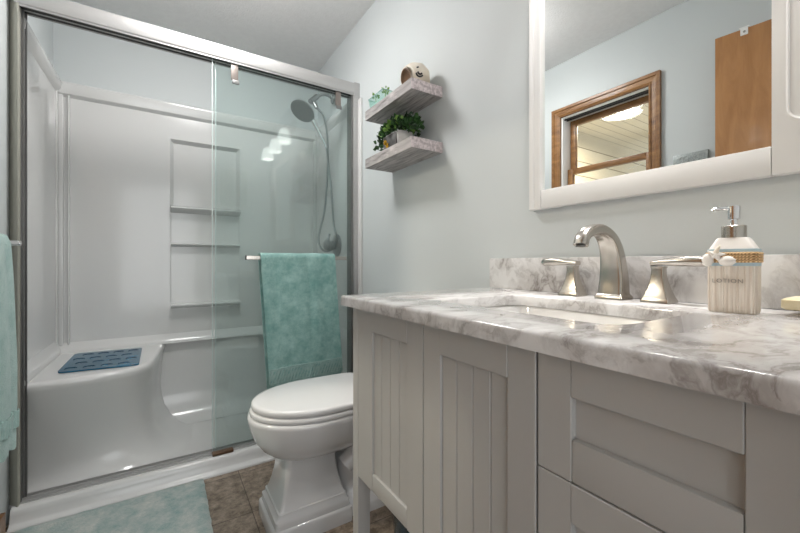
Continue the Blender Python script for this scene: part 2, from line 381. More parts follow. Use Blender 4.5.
box(bm, (XL-0.12, wy0+0.008, wz1-0.012), (XL-0.004, wy1-0.014, wz1)); box(bm, (XL-0.12, wy0+0.008, wz0), (XL-0.004, wy1-0.014, wz0+0.012))
obj('window_jamb', bm, 'white', win)
bm = bmesh.new()
for dx in (-0.030, -0.055): box(bm, (XL+dx, wy0+0.01, wz1-0.020), (XL+dx+0.010, wy1-0.014, wz1-0.012))
obj('track_seal', bm, 'seal', win)
def sash(x, z0, z1, nm):
    bm = bmesh.new(); w_ = 0.038; y0, y1 = wy0+0.009, wy1-0.015
    box(bm, (x-0.028, y0, z0), (x, y0+w_, z1), 0.004); box(bm, (x-0.028, y1-w_, z0), (x, y1, z1), 0.004)
    box(bm, (x-0.028, y0+w_, z0), (x, y1-w_, z0+w_), 0.004); box(bm, (x-0.028, y0+w_, z1-w_), (x, y1-w_, z1), 0.004)
    s = obj(nm, bm, 'trimwood', win)
    obj('pane', B((x-0.017, y0+w_, z0+w_), (x-0.012, y1-w_, z1-w_)), 'glass_clear', s)
sash(XL-0.090, 1.590, wz1-0.014, 'upper_sash'); sash(XL-0.058, wz0+0.013, 1.622, 'lower_sash')
# porch beyond the window
struct(obj('wall_porch', B((-4.6, 2.10, 0), (-0.64, 2.18, 2.24)), 'cream_plank', origin=(0, 0, 0)), 'cream horizontal siding of the porch outside the window', 'wall')
struct(obj('ceiling_porch', B((-4.6, -0.6, 2.24), (-0.64, 2.18, 2.30)), 'cream_ceil', origin=(0, 0, 0)), 'cream plank porch ceiling outside the window', 'ceiling')
pl = thing('porch_lamp', 'lit round lamp on the porch ceiling, seen through the window', 'lamp', (-1.30, 1.55, 2.24))
bm = bmesh.new(); lathe(bm, [(0.09, 2.238), (0.09, 2.222), (0.08, 2.220)], (-1.30, 1.55, 0)); obj('lamp_base', bm, 'fan', pl)
bm = bmesh.new(); lathe(bm, [(0.075, 2.220), (0.065, 2.205), (0.04, 2.197), (0.0, 2.195)], (-1.30, 1.55, 0)); obj('diffuser', bm, 'porchlamp', pl)
fn = thing('ceiling_fan', 'white ceiling fan on the porch, seen through the window', 'fan', (-2.22, 1.70, 2.24))
bm = bmesh.new(); lathe(bm, [(0.06, 2.24), (0.05, 2.20), (0.015, 2.19), (0.015, 2.04), (0.07, 2.03), (0.07, 1.96), (0.04, 1.94), (0.0, 1.94)], (-2.22, 1.70, 0)); obj('motor', bm, 'fan', fn)
for k in range(4):
    a = k*PI/2+0.5; bm = bmesh.new(); box(bm, (0.06, -0.05, 1.985), (0.33, 0.05, 1.992), 0.003); bmesh.ops.rotate(bm, cent=(0.2, 0, 1.99), matrix=Matrix.Rotation(0.35, 3, 'X'), verts=bm.verts)
    bmesh.ops.transform(bm, matrix=Matrix.Translation((-2.22, 1.70, 0)) @ Matrix.Rotation(a, 4, 'Z'), verts=bm.verts)
    obj('blade', bm, 'fan', fn)

# open honey wood door against the left wall
da = math.atan2(0.09, 0.68); R_ = Matrix.Translation((-0.460, 0.0, 0)) @ Matrix.Rotation(-da, 4, 'Z')
bm = bmesh.new(); box(bm, (-0.0175, -0.02, 0.008), (0.0175, 0.675, 2.03), 0.002); bmesh.ops.transform(bm, matrix=R_, verts=bm.verts)
dr = struct(obj('door_1', bm, 'doorwood', origin=(0, 0, 0)), 'flat honey wood door opened against the left wall, seen in the mirror', 'door')
bm = bmesh.new(); box(bm, (0.016, 0.560, 2.000), (0.022, 0.586, 2.036), 0.003); box(bm, (-0.0195, 0.555, 2.0305), (0.024, 0.590, 2.036), 0.001)
bmesh.ops.transform(bm, matrix=R_, verts=bm.verts); hk = obj('hook_plate', bm, 'white', dr)
bm = bmesh.new(); lathe(bm, [(0.005, 0), (0.005, 0.003), (0.0, 0.003)], (0.0215, 0.572, 2.014), 16, look((1, 0, 0))); bmesh.ops.transform(bm, matrix=R_, verts=bm.verts); obj('screw', bm, 'pebble', hk)
bm = bmesh.new(); lathe(bm, [(0.028, 0), (0.028, 0.006), (0.012, 0.01), (0.012, 0.03), (0.027, 0.04), (0.027, 0.055), (0.0, 0.062)], (0.0175, 0.61, 0.98), 24, look((1, 0, 0))); bmesh.ops.transform(bm, matrix=R_, verts=bm.verts); obj('door_knob', bm, 'nickel', dr)

# silver plaque on left wall
pq = thing('wall_plaque', 'narrow silver grey plaque with faint script between window and wood door, in the mirror', 'sign', (XL, 0.80, 1.44))
obj('panel', B((XL, 0.731, 1.44), (XL+0.016, 0.883, 1.545), 0.002), 'plaque', pq)
bm = bmesh.new()
for k in range(4):
    pts = [(XL+0.0175, 0.845-0.022*k+0.009*math.cos(a), 1.515+0.014*math.sin(a*1.0)) for a in [j*PI*1.5/6+0.8*k for j in range(7)]]
    tube(bm, pts, 0.0012, 6, 4)
obj('script', bm, 'plaque_mark', pq)

# ------------------------------------------------------------------ ceiling lamp + vanity light
cl = thing('ceiling_light', 'round flush ceiling light above the toilet and shower, outside the picture', 'lamp', (0.19, 1.60, CEIL))
bm = bmesh.new(); lathe(bm, [(0.17, CEIL), (0.17, CEIL-0.02), (0.16, CEIL-0.022)], (0.19, 1.60, 0)); obj('lamp_base', bm, 'nickel', cl)
bm = bmesh.new(); lathe(bm, [(0.155, CEIL-0.022), (0.165, CEIL-0.055), (0.155, CEIL-0.095), (0.10, CEIL-0.130), (0.0, CEIL-0.140)], (0.19, 1.60, 0)); obj('diffuser', bm, 'lampglass', cl)
vl = thing('vanity_light', 'nickel vanity light bar with frosted shades above the mirror, mirrored in the shower glass', 'lamp', (XR, 0.40, 2.08))
bm = bmesh.new(); box(bm, (XR-0.03, 0.02, 2.10), (XR, 0.78, 2.17), 0.006); obj('back_bar', bm, 'nickel', vl)
for y in (0.10, 0.40, 0.70):
    bm = bmesh.new(); tube(bm, [(XR-0.02, y, 2.135), (XR-0.06, y, 2.15), (XR-0.085, y, 2.13), (XR-0.085, y, 2.10)], 0.009)
    ar = obj('lamp_arm', bm, 'nickel', vl)
    bm = bmesh.new(); lathe(bm, [(0.022, 2.105), (0.040, 2.09), (0.052, 2.04), (0.058, 1.99), (0.054, 1.99), (0.048, 2.04), (0.036, 2.08), (0.0, 2.09)], (XR-0.085, y, 0)); obj('lamp_shade', bm, 'shade', vl)

# ------------------------------------------------------------------ shower stall
PX0, PX1, PY = -0.47, 0.92, 2.55
st = thing('shower_stall', 'glossy white acrylic shower stall with moulded corner seat and wall shelves', 'shower', (0.22, 2.2, 0.0))
# pan
bm = bmesh.new()
box(bm, (XL, 1.955, 0.0), (XR, YF, 0.045))
obj('shower_pan', bm, 'acrylic', st)
# curb: extruded profile along x
prof = [(1.855, 0.0), (1.855, 0.006), (1.862, 0.012), (1.874, 0.015), (1.881, 0.022), (1.886, 0.045), (1.890, 0.060), (1.898, 0.067), (1.910, 0.069), (1.965, 0.068), (1.978, 0.060), (1.990, 0.045), (1.990, 0.0)]
bm = bmesh.new(); loft(bm, [[(XL+0.015, y, z) for y, z in prof], [(XR, y, z) for y, z in prof]]); obj('curb', bm, 'acrylic', st, angle=60)
# side flange lip wrapping at both ends
bm = bmesh.new(); box(bm, (XR-0.012, 1.862, 0.0), (XR, 1.925, 1.90), 0.005); obj('side_flange', bm, 'acrylic', st)
# back panel with niche column
nx0, nx1, nz0, nz1 = 0.025, 0.407, 1.27, 1.70
ft = 2.555
bm = bmesh.new()
box(bm, (PX0, ft, 0.50), (nx0, YF, 1.90)); box(bm, (nx1, ft, 0.50), (PX1, YF, 1.90))
box(bm, (nx0, ft, 0.50), (nx1, YF, nz0)); box(bm, (nx0, ft, nz1), (nx1, YF, 1.90))
obj('back_panel', bm, 'acrylic', st)
bm = bmesh.new()
tp = [(ft+0.01, 1.905), (ft-0.022, 1.905), (ft-0.028, 1.898), (ft-0.028, 1.868), (ft-0.020, 1.845), (ft+0.004, 1.828)]
loft(bm, [[(PX0, y, z) for y, z in tp], [(PX1, y, z) for y, z in tp]])
for xa, xb in ((PX0, -0.444), (-0.427, -0.419), (0.895, PX1)):
    box(bm, (xa, ft-0.016, 0.54), (xb, ft+0.003, 1.84), 0.006)
obj('raised_border', bm, 'acrylic', st)
bm = bmesh.new(); lp = [(ft+0.01, 0.56), (ft-0.004, 0.548), (ft-0.02, 0.525), (ft-0.03, 0.517), (ft-0.035, 0.50), (ft+0.01, 0.50)]
loft(bm, [[(PX0, y, z) for y, z in lp], [(PX1, y, z) for y, z in lp]]); obj('lower_ledge', bm, 'acrylic', st)
# niche back + bevel
bm = bmesh.new()
def quad(bm, *p): bm.faces.new([bm.verts.new(q) for q in p])
d_ = 0.018; yb = YF-0.002
quad(bm, (nx0+d_, yb, nz0), (nx1-d_, yb, nz0), (nx1-d_, yb, nz1-d_), (nx0+d_, yb, nz1-d_))
quad(bm, (nx0, ft, nz0), (nx0+d_, yb, nz0), (nx0+d_, yb, nz1-d_), (nx0, ft, nz1))
quad(bm, (nx1, ft, nz0), (nx1-d_, yb, nz0), (nx1-d_, yb, nz1-d_), (nx1, ft, nz1))
quad(bm, (nx0, ft, nz1), (nx0+d_, yb, nz1-d_), (nx1-d_, yb, nz1-d_), (nx1, ft, nz1))
bmesh.ops.remove_doubles(bm, verts=bm.verts, dist=1e-5)
obj('niche_recess', bm, 'acrylic', st, smooth=False)
bm = bmesh.new()
for xa in (nx0, nx1-0.006):
    bm = bmesh.new(); box(bm, (xa, ft-0.004, 0.735), (xa+0.006, ft+0.004, 1.255), 0.003); obj('vertical_bead', bm, 'acrylic', st)
for z, dp, th in ((1.30, 0.065, 0.028), (1.085, 0.045, 0.018), (0.728, 0.055, 0.024)):
    bm = bmesh.new()
    sp = [(YF-0.001, z), (ft-dp+0.01, z), (ft-dp, z-0.004), (ft-dp, z-th*0.45), (ft-dp+0.012, z-th*0.7), (YF-0.001, z-th*1.6)]
    loft(bm, [[(nx0+0.004, y, q) for y, q in sp], [(nx1-0.004, y, q) for y, q in sp]])
    obj('moulded_shelf', bm, 'acrylic', st)
# side panels
for xa, xb, s in ((XL, PX0, 1), (PX1, XR, -1)):
    xin = PX0 if s == 1 else PX1
    bm = bmesh.new(); box(bm, (min(xa, xb), 1.945, 0.045), (max(xa, xb), YF, 1.885))
    cp = [(xin-s*0.004, 1.905), (xin+s*0.020, 1.905), (xin+s*0.024, 1.895), (xin+s*0.020, 1.865), (xin-s*0.004, 1.838)]
    loft(bm, [[(x, 1.955, z) for x, z in cp], [(x, YF-0.002, z) for x, z in cp]])
    bp_ = [(xin-s*0.004, 0.58), (xin+s*0.004, 0.56), (xin+s*0.014, 0.53), (xin+s*0.02, 0.515), (xin+s*0.02, 0.50), (xin-s*0.004, 0.49)]
    loft(bm, [[(x, 1.955, z) for x, z in bp_], [(x, YF-0.002, z) for x, z in bp_]])
    for ya, yb2 in ((2.52, 2.535), (1.962, 1.985)):
        if ya > 2 or s == -1: box(bm, (min(xin-s*0.002, xin+s*0.007), ya, 0.55), (max(xin-s*0.002, xin+s*0.007), yb2, 1.85), 0.004)
    obj('side_panel', bm, 'acrylic', st)
# moulded seat : front curve in plan, profile down to pan
cur = crom([(-0.53, 1.962), (-0.44, 1.960), (-0.35, 1.962), (-0.25, 1.972), (-0.15, 1.998), (-0.085, 2.045), (-0.050, 2.12), (-0.030, 2.25), (-0.015, 2.40), (0.0, 2.548)], 5)
def off(i, d):
    a = cur[max(i-1, 0)]; b = cur[min(i+1, len(cur)-1)]; t = (b-a).to_2d().normalized()
    return Vector((cur[i].x+t.y*d, cur[i].y-t.x*d))
prof = [(-0.10, 0.500), (-0.055, 0.500), (-0.042, 0.5002), (-0.025, 0.5005), (-0.012, 0.4995), (-0.003, 0.494), (0.0, 0.484), (-0.002, 0.465), (-0.010, 0.43), (-0.018, 0.36), (-0.022, 0.28), (-0.016, 0.21), (0.0, 0.15), (0.03, 0.10), (0.07, 0.065), (0.11, 0.050), (0.15, 0.046)]
bm = bmesh.new(); rings = []
for d, z in prof:
    ring = []
    for i in range(len(cur)):
        # near the glass the foot of the seat stays inside the pan
        s = min(1, max(0, (i-2)/30)); dd = d
        if z < 0.48:
            u = i/(len(cur)-1); dd = d-0.19*(1-min(1, u/0.75))*(max(0, min(1, (0.485-z)/0.44)))**1.6
        p = off(i, dd); x = p.x
        y = p.y if (d < 0 or True) else p.y
        ring.append(Vector((x, min(max(y, 1.958), 2.56), z)))
    rings.append(ring)
loft(bm, rings, False, False, closed=False)
# seat top
top = [Vector((p.x, p.y, 0.500)) for p in rings[0]]
vs = [bm.verts.new(p) for p in top] + [bm.verts.new((-0.06, 2.56, 0.5)), bm.verts.new((-0.54, 2.56, 0.5)), bm.verts.new((-0.54, 2.06, 0.5))]
bm.faces.new(vs)
bmesh.ops.remove_doubles(bm, verts=bm.verts, dist=1e-4)
obj('corner_seat', bm, 'acrylic', st, angle=70)
# base back and right walls with cove
bm = bmesh.new()
wp = [(0.0, 0.50), (-0.02, 0.50), (-0.022, 0.40), (-0.028, 0.20), (-0.05, 0.12), (-0.09, 0.07), (-0.15, 0.047), (0.0, 0.044)]
loft(bm, [[(-0.25, 2.572+d, z) for d, z in wp], [(PX1, 2.572+d, z) for d, z in wp]])
loft(bm, [[(PX1+0.01+d, 1.96, z) for d, z in wp], [(PX1+0.01+d, 2.57, z) for d, z in wp]])
obj('base_wall', bm, 'acrylic', st, angle=70)

# blue mat on seat
sm = thing('bath_mat', 'small dark blue rubber mat lying on the shower corner seat', 'mat', (-0.24, 2.26, 0.5))
q4 = [Vector((-0.385, 2.085, 0)), Vector((-0.10, 2.055, 0)), Vector((-0.105, 2.445, 0)), Vector((-0.385, 2.465, 0))]
def bil(u, v): return q4[0]*(1-u)*(1-v)+q4[1]*u*(1-v)+q4[2]*u*v+q4[3]*(1-u)*v
bm = bmesh.new(); rr_ = rrect(0, 1, 0, 1, 0.06, 0)
loft(bm, [[Vector((bil(p.x, p.y).x, bil(p.x, p.y).y, z)) for p in rr_] for z in (0.501, 0.507)]); obj('mat_sheet', bm, 'mat_blue', sm)
for i in range(4):
    for j in range(4):
        bm = bmesh.new(); c = bil(0.16+0.22*i+(0.05 if j % 2 else -0.03), 0.14+0.24*j)
        pts = [c+Vector((0.020*math.cos(a), 0.011*math.sin(a), 0.5075)) for a in [PI*1.15*k/8 for k in range(9)]]
        tube(bm, pts, 0.0022, 6, 2); obj('raised_ring', bm, 'mat_dark', sm)

# ------------------------------------------------------------------ shower door frame and panels
fr = thing('shower_door_frame', 'brushed metal shower door frame with wide header and jambs', 'frame', (0.22, 1.94, 0.068))
bm = bmesh.new()
hp = [(1.905, 1.985), (1.900, 1.975), (1.900, 1.932), (1.905, 1.925), (1.912, 1.925), (1.912, 1.935), (1.965, 1.935), (1.965, 1.925), (1.972, 1.925), (1.972, 1.985)]
hp = [(1.903, 1.990), (1.900, 1.984), (1.900, 1.938), (1.903, 1.930), (1.972, 1.930), (1.972, 1.990)]
loft(bm, [[(-0.468, y, z) for y, z in hp], [(0.925, y, z) for y, z in hp]]); obj('header', bm, 'alum', fr)
bm = bmesh.new()
for ya, yb2 in ((1.906, 1.911), (1.935, 1.940), (1.962, 1.968)): box(bm, (-0.46, ya, 1.922), (0.915, yb2, 1.930))
obj('track_lip', bm, 'alum', fr)
bm = bmesh.new()
for ya, yb2 in ((1.912, 1.934), (1.941, 1.961)): box(bm, (-0.46, ya, 1.924), (0.915, yb2, 1.930))  # black strips stand in for the shade inside the track slots
obj('track_shadow_gap', bm, 'seal', fr)
# left jamb: chamfered outer post + dark channel
bm = bmesh.new(); jp = [(XL+0.0, 1.975), (XL+0.0, 1.942), (XL+0.002, 1.938), (-0.462, 1.905), (-0.458, 1.903), (-0.456, 1.906), (-0.456, 1.975)]
loft(bm, [[(x, y, 0.067) for x, y in jp], [(x, y, CEIL-0.36) for x, y in jp]]); obj('jamb', bm, 'jamb', fr)
bm = bmesh.new(); box(bm, (-0.456, 1.925, 0.070), (-0.454, 1.970, 1.93)); box(bm, (-0.454, 1.935, 0.070), (-0.449, 1.943, 1.93)); box(bm, (-0.454, 1.958, 0.070), (-0.446, 1.965, 1.93)); obj('jamb_channel', bm, 'jambdark', fr)
bm = bmesh.new(); box(bm, (0.905, 1.899, 0.067), (0.94, 1.975, 1.995), 0.004); obj('jamb', bm, 'alum', fr)
bm = bmesh.new(); box(bm, (0.893, 1.915, 0.070), (0.905, 1.970, 1.93)); obj('jamb_channel', bm, 'jambdark', fr)
bm = bmesh.new(); box(bm, (-0.46, 1.917, 0.067), (0.905, 1.967, 0.072)); box(bm, (-0.46, 1.933, 0.072), (0.905, 1.938, 0.082)); box(bm, (-0.46, 1.960, 0.072), (0.905, 1.965, 0.082)); obj('bottom_track', bm, 'alum', fr)
bm = bmesh.new(); box(bm, (0.185, 1.900, 0.070), (0.275, 1.932, 0.082), 0.003); obj('door_guide', bm, 'brown', fr)

def door_panel(y, x0, x1, label, bar):
    t = thing('sliding_glass_door', label, 'shower door', ((x0+x1)/2, y, 0.085))
    obj('glass_pane', B((x0, y-0.004, 0.086), (x1, y+0.004, 1.922)), 'glass_tint', t)
    obj('polished_edge', B((x0-0.003, y-0.0045, 0.086), (x0-0.0001, y+0.0045, 1.922), 0.001), 'glass_edge', t)
    if bar:
        for xc in (0.282, 0.815):
            bm = bmesh.new(); box(bm, (xc-0.016, y-0.012, 1.845), (xc+0.016, y-0.005, 1.935), 0.002)
            h = obj('hanger_clip', bm, 'pink', t)
            bm = bmesh.new(); box(bm, (xc-0.010, y-0.0125, 1.828), (xc+0.020, y-0.005, 1.846), 0.001); obj('clip_foot', bm, 'jambdark', h)
        bz, by = 0.993, y-0.060
        bm = bmesh.new(); box(bm, (0.325, by-0.007, bz-0.010), (0.840, by+0.007, bz+0.010), 0.002)
        b_ = obj('towel_bar', bm, 'nickel', t)
        bm = bmesh.new(); box(bm, (0.321, by-0.0075, bz-0.0105), (0.3255, by+0.0075, bz+0.0105), 0.001); obj('end_cap', bm, 'seal', b_)
        for xc in (0.345, 0.825):
            bm = bmesh.new(); box(bm, (xc-0.010, by+0.006, bz-0.009), (xc+0.010, y-0.004, bz+0.009), 0.002); obj('bar_post', bm, 'chrome', b_)
    return t
door_panel(1.926, 0.188, 0.900, 'outer sliding glass shower door carrying the chrome towel bar', True)
door_panel(1.951, 0.205, 0.900, 'inner sliding glass shower door parked behind the towel bar panel', False)

# ------------------------------------------------------------------ towels
def sheet(bm, f, nu, nv, th):
    """closed thick sheet from f(u,v)"""
    P = [[Vector(f(i/nu, j/nv)) for i in range(nu+1)] for j in range(nv+1)]
    def nrm(i, j):
        a = P[j][min(i+1, nu)]-P[j][max(i-1, 0)]; b = P[min(j+1, nv)][i]-P[max(j-1, 0)][i]
        n = a.cross(b); return n.normalized() if n.length > 0 else Vector((0, 1, 0))
    A = [[bm.verts.new(P[j][i]+nrm(i, j)*th/2) for i in range(nu+1)] for j in range(nv+1)]
    C = [[bm.verts.new(P[j][i]-nrm(i, j)*th/2) for i in range(nu+1)] for j in range(nv+1)]
    for j in range(nv):
        for i in range(nu):
            bm.faces.new((A[j][i], A[j][i+1], A[j+1][i+1], A[j+1][i])); bm.faces.new((C[j][i], C[j+1][i], C[j+1][i+1], C[j][i+1]))
    for j in range(nv):
        bm.faces.new((A[j][0], A[j+1][0], C[j+1][0], C[j][0])); bm.faces.new((A[j][nu], C[j][nu], C[j+1][nu], A[j+1][nu]))
    for i in range(nu):
        bm.faces.new((A[0][i], C[0][i], C[0][i+1], A[0][i+1])); bm.faces.new((A[nv][i], A[nv][i+1], C[nv][i+1], C[nv][i]))
by = 1.866
tw = thing('hand_towel', 'teal terry towel hanging on the glass shower door bar', 'towel', (0.6, by, 0.35))
LF, LB = 0.620, 0.665
def tf(u, v, part=None):
    L = v*(LF+LB+0.04)
    fold = 0.006*math.sin(u*9+1)+0.004*math.sin(u*21)+0.008*noise.noise(Vector((u*4, v*5, 2)))
    if L < LF:   # front flap, from bottom up
        z = 1.002-(LF-L); k = (LF-L)/LF; y = by-0.017-k*0.012-(0.4+k)*abs(fold)
    elif L < LF+0.04:
        a = (L-LF)/0.04*PI; z = 1.002+0.014*math.sin(a)*0.9; y = by-0.017*math.cos(a); k = 0
    else:
        k = (L-LF-0.04)/LB; z = 1.002-(L-LF-0.04); y = by+0.017-0.004*k+abs(fold)*0.3
    x = 0.386+u*0.380+k*0.038
    if L > LF+0.02: x += k*(0.004+0.012*u)-0.004
    z += 0.003*noise.noise(Vector((u*3, v*20, 0)))+k*0.012*u
    return (x, y, z)
bm = bmesh.new(); sheet(bm, tf, 40, 110, 0.007); obj('towel_cloth', bm, 'teal', tw, angle=80)
def hem(z0, z1, y_off):
    def g(u, v):
        z = z0+(z1-z0)*v; L = LF-(1.002-z); p = tf(u, L/(LF+LB+0.04)); return (p[0], p[1]-0.0045, z+0.012*u*((LF-L)/LF))
    return g
bm = bmesh.new(); sheet(bm, hem(0.375, 0.455, 0), 40, 8, 0.002); hm = obj('hem_band', bm, 'teal_hem', tw, angle=80)
bm = bmesh.new()
g = hem(0.375, 0.455, 0)
for k in range(26):
    u0 = k/25-0.06
    pts = [Vector(g(min(1, max(0, u0+0.075*t)), t*0.80+0.10))+Vector((0, -0.0018, 0)) for t in (0, 0.5, 1)]
    if (pts[0]-pts[2]).length > 0.02: tube(bm, pts, 0.0022, 5, 2)
for z in (0.378, 0.386, 0.444, 0.452):
    gg = hem(z, z+0.001, 0); tube(bm, [Vector(gg(u/10, 0))+Vector((0, -0.0015, 0)) for u in range(11)], 0.0018, 5, 2)
obj('woven_ribs', bm, 'pale_teal', hm)

bx = -0.418; LT = 0.64
tb = thing('towel_rail', 'chrome towel rail on the left wall under the far left teal towel', 'towel rail', (XL, 1.45, 1.035))
bm = bmesh.new(); tube(bm, [(bx, 1.12, 1.035), (bx, 1.755, 1.035)], 0.0065, 16); obj('rail', bm, 'chrome', tb)
for y in (1.15, 1.735):
    bm = bmesh.new(); tube(bm, [(XL+0.001, y, 1.035), (bx+0.008, y, 1.035)], 0.009, 16); lathe(bm, [(0.022, 0), (0.022, 0.006), (0.012, 0.012)], (XL+0.001, y, 1.035), 24, look((1, 0, 0))); obj('rail_post', bm, 'chrome', tb)
tl = thing('bath_towel', 'pale teal towel with frayed hem hanging at the far left edge', 'towel', (bx, 1.48, 0.37))
def tlf(u, v):
    L = v*(LT*2+0.05)
    fold = 0.010*math.sin(u*14)+0.010*noise.noise(Vector((u*5, v*4, 7)))
    if L < LT: k = (LT-L)/LT; z = 1.040-(LT-L); x = bx+0.012+k*0.004+abs(fold)*(0.4+0.5*k)
    elif L < LT+0.05: a = (L-LT)/0.05*PI; k = 0; z = 1.040+0.013*math.sin(a); x = bx+0.013*math.cos(a)
    else: k = (L-LT-0.05)/LT; z = 1.040-(L-LT-0.05); x = bx-0.014-abs(fold)*0.3
    y1 = 1.585+0.045*min(1, k*1.6)**0.8-0.05*max(0, k-0.8)*3
    y0 = 1.22
    z += 0.012*noise.noise(Vector((u*18, 0, 3)))*k
    return (x, y0+(y1-y0)*u, z)
bm = bmesh.new(); sheet(bm, tlf, 50, 110, 0.010); obj('towel_cloth', bm, 'pale_teal', tl, angle=80)
def fr_(u, v):
    L = (0.06+0.05*v); p = tlf(u, L/(LT*2+0.05)); return (p[0]+0.007+0.003*math.sin(u*160), p[1], p[2])
bm = bmesh.new(); sheet(bm, fr_, 120, 6, 0.003); obj('ruffled_trim', bm, 'pale_teal', tl, angle=80)

# ------------------------------------------------------------------ rug
def rg(u, v):
    x = -0.46+u*0.602+0.003*noise.noise(Vector((v*20, u*3, 1))); y = 1.20+v*0.645+0.003*noise.noise(Vector((u*20, 5, v)))
    e = min(u, 1-u, v, 1-v); z = 0.006+0.010*min(1, e*25)**0.5+0.002*noise.noise(Vector((x*60, y*60, 0)))
    return (x, y, z)
bm = bmesh.new(); sheet(bm, rg, 90, 90, 0.009)
tag(obj('bath_rug', bm, 'rug', angle=80), 'pale teal bath rug on the tile floor along the shower curb', 'rug')

# ------------------------------------------------------------------ shower fittings
WX = PX1
sh = thing('shower_head_set', 'grey hand shower on an arm with looping hose behind the glass', 'shower head', (WX, 2.25, 1.05))
bm = bmesh.new(); tube(bm, [(WX, 2.25, 2.03), (0.885, 2.25, 2.048), (0.84, 2.25, 2.040), (0.800, 2.248, 2.005)], 0.0095, 14); lathe(bm, [(0.03, 0), (0.028, 0.006), (0.012, 0.014)], (WX, 2.25, 2.03), 24, look((-1, 0, 0))); obj('shower_arm', bm, 'gun', sh)
bm = bmesh.new(); tube(bm, [(0.812, 2.249, 2.022), (0.765, 2.243, 1.975)], 0.019, 18, rr=lambda t: 0.017+0.007*math.sin(t*PI)); tube(bm, [(0.785, 2.247, 1.985), (0.805, 2.235, 1.945)], 0.013, 14); obj('bracket', bm, 'gun', sh)
hd = Vector((-0.56, -0.30, -0.86)).normalized(); hc = Vector((0.712, 2.225, 1.900))
bm = bmesh.new(); lathe(bm, [(0.0, -0.034), (0.03, -0.032), (0.058, -0.018), (0.074, -0.004), (0.077, 0.004), (0.072, 0.008), (0.0, 0.008)], hc, 40, look(hd)); he = obj('shower_head', bm, 'gun', sh)
bm = bmesh.new(); lk = look(hd)
for r_, n_ in ((0.02, 8), (0.038, 14), (0.056, 22)):
    for k in range(n_):
        a = 2*PI*k/n_; c = hc+lk @ Vector((r_*math.cos(a), r_*math.sin(a), 0.008))
        lathe(bm, [(0.0028, 0), (0.0022, 0.003), (0.0, 0.003)], c, 6, lk)
obj('spray_nozzles', bm, 'jambdark', he)
bm = bmesh.new(); tube(bm, [hc-hd*0.022, (0.762, 2.238, 1.888), (0.80, 2.24, 1.83), (0.850, 2.245, 1.755), (0.874, 2.25, 1.705)], 0.013, 14, rr=lambda t: 0.019-0.009*t); obj('handle', bm, 'chrome', sh)
bm = bmesh.new(); tube(bm, [(0.805, 2.235, 1.945), (0.848, 2.23, 1.90), (0.874, 2.24, 1.80), (0.885, 2.25, 1.68), (0.880, 2.25, 1.50), (0.862, 2.25, 1.30), (0.824, 2.25, 1.14), (0.828, 2.235, 1.07), (0.862, 2.215, 1.040), (0.890, 2.165, 1.065), (0.899, 2.15, 1.13), (0.895, 2.18, 1.22), (0.893, 2.21, 1.42), (0.884, 2.235, 1.58), (0.874, 2.25, 1.71)], 0.0068, 10, 10); obj('hose', bm, 'hose', sh)
# the loop must read left of the valve: shift nothing, valve is its own thing
vv = thing('shower_valve', 'round grey shower valve with lever on the shower side wall', 'valve', (WX, 2.185, 1.078))
bm = bmesh.new(); lathe(bm, [(0.073, 0), (0.071, 0.006), (0.05, 0.014), (0.03, 0.018)], (WX, 2.185, 1.078), 36, look((-1, 0, 0))); obj('escutcheon', bm, 'gun', vv)
bm = bmesh.new(); lathe(bm, [(0.03, 0.01), (0.028, 0.05), (0.034, 0.056), (0.034, 0.075), (0.02, 0.085), (0.0, 0.086)], (WX, 2.185, 1.078), 28, look((-1, 0, 0))); tube(bm, [(WX-0.060, 2.185, 1.083), (WX-0.055, 2.20, 1.115), (WX-0.040, 2.21, 1.150)], 0.011, 12, rr=lambda t: 0.013-0.005*t); obj('lever_handle', bm, 'gun', vv)

# ------------------------------------------------------------------ toilet
TY = 1.385
to = thing('toilet', 'white porcelain toilet with closed lid and stepped square pedestal', 'toilet', (0.6, TY, 0))
def oval(x0, x1, hw, z, ex=2.3, xm=None, bx_=4.0, n=56, cy=TY):
    """front (low x) half rounded, back half squarish"""
    xm = xm if xm is not None else x0+(x1-x0)*0.55; out = []
    for k in range(n):
        a = 2*PI*k/n; c, s = math.cos(a), math.sin(a)
        e = ex if c < 0 else bx_; ax = (xm-x0) if c < 0 else (x1-xm)
        r = (abs(c)**e+abs(s)**e)**(-1/e)
        out.append(Vector((xm+ax*c*r, cy+hw*s*r, z)))
    return out
bm = bmesh.new()
loft(bm, [oval(0.350, 0.62, 0.095, 0.262, 2.4, 0.48), oval(0.322, 0.65, 0.122, 0.276, 2.2, 0.49), oval(0.292, 0.68, 0.150, 0.300, 2.1, 0.49), oval(0.268, 0.70, 0.168, 0.335, 2.05, 0.49), oval(0.254, 0.72, 0.180, 0.375, 2.0, 0.49), oval(0.248, 0.74, 0.185, 0.402, 2.0, 0.49), oval(0.247, 0.745, 0.187, 0.415, 2.0, 0.49), oval(0.255, 0.74, 0.181, 0.421, 2.0, 0.49)])
obj('bowl', bm, 'porcelain', to, angle=60)
bm = bmesh.new()
def sq(xa, xb, hy, z, r=0.012): return rrect(xa, xb, TY-hy, TY+hy, r, z, 4)
loft(bm, [sq(0.330, 0.578, 0.103, 0.100), sq(0.338, 0.570, 0.096, 0.120), sq(0.347, 0.562, 0.089, 0.15), sq(0.355, 0.554, 0.083, 0.19, 0.015), sq(0.360, 0.55, 0.080, 0.24, 0.02), sq(0.362, 0.55, 0.080, 0.31, 0.025)])
obj('pedestal', bm, 'porcelain', to, angle=50)
bm = bmesh.new()
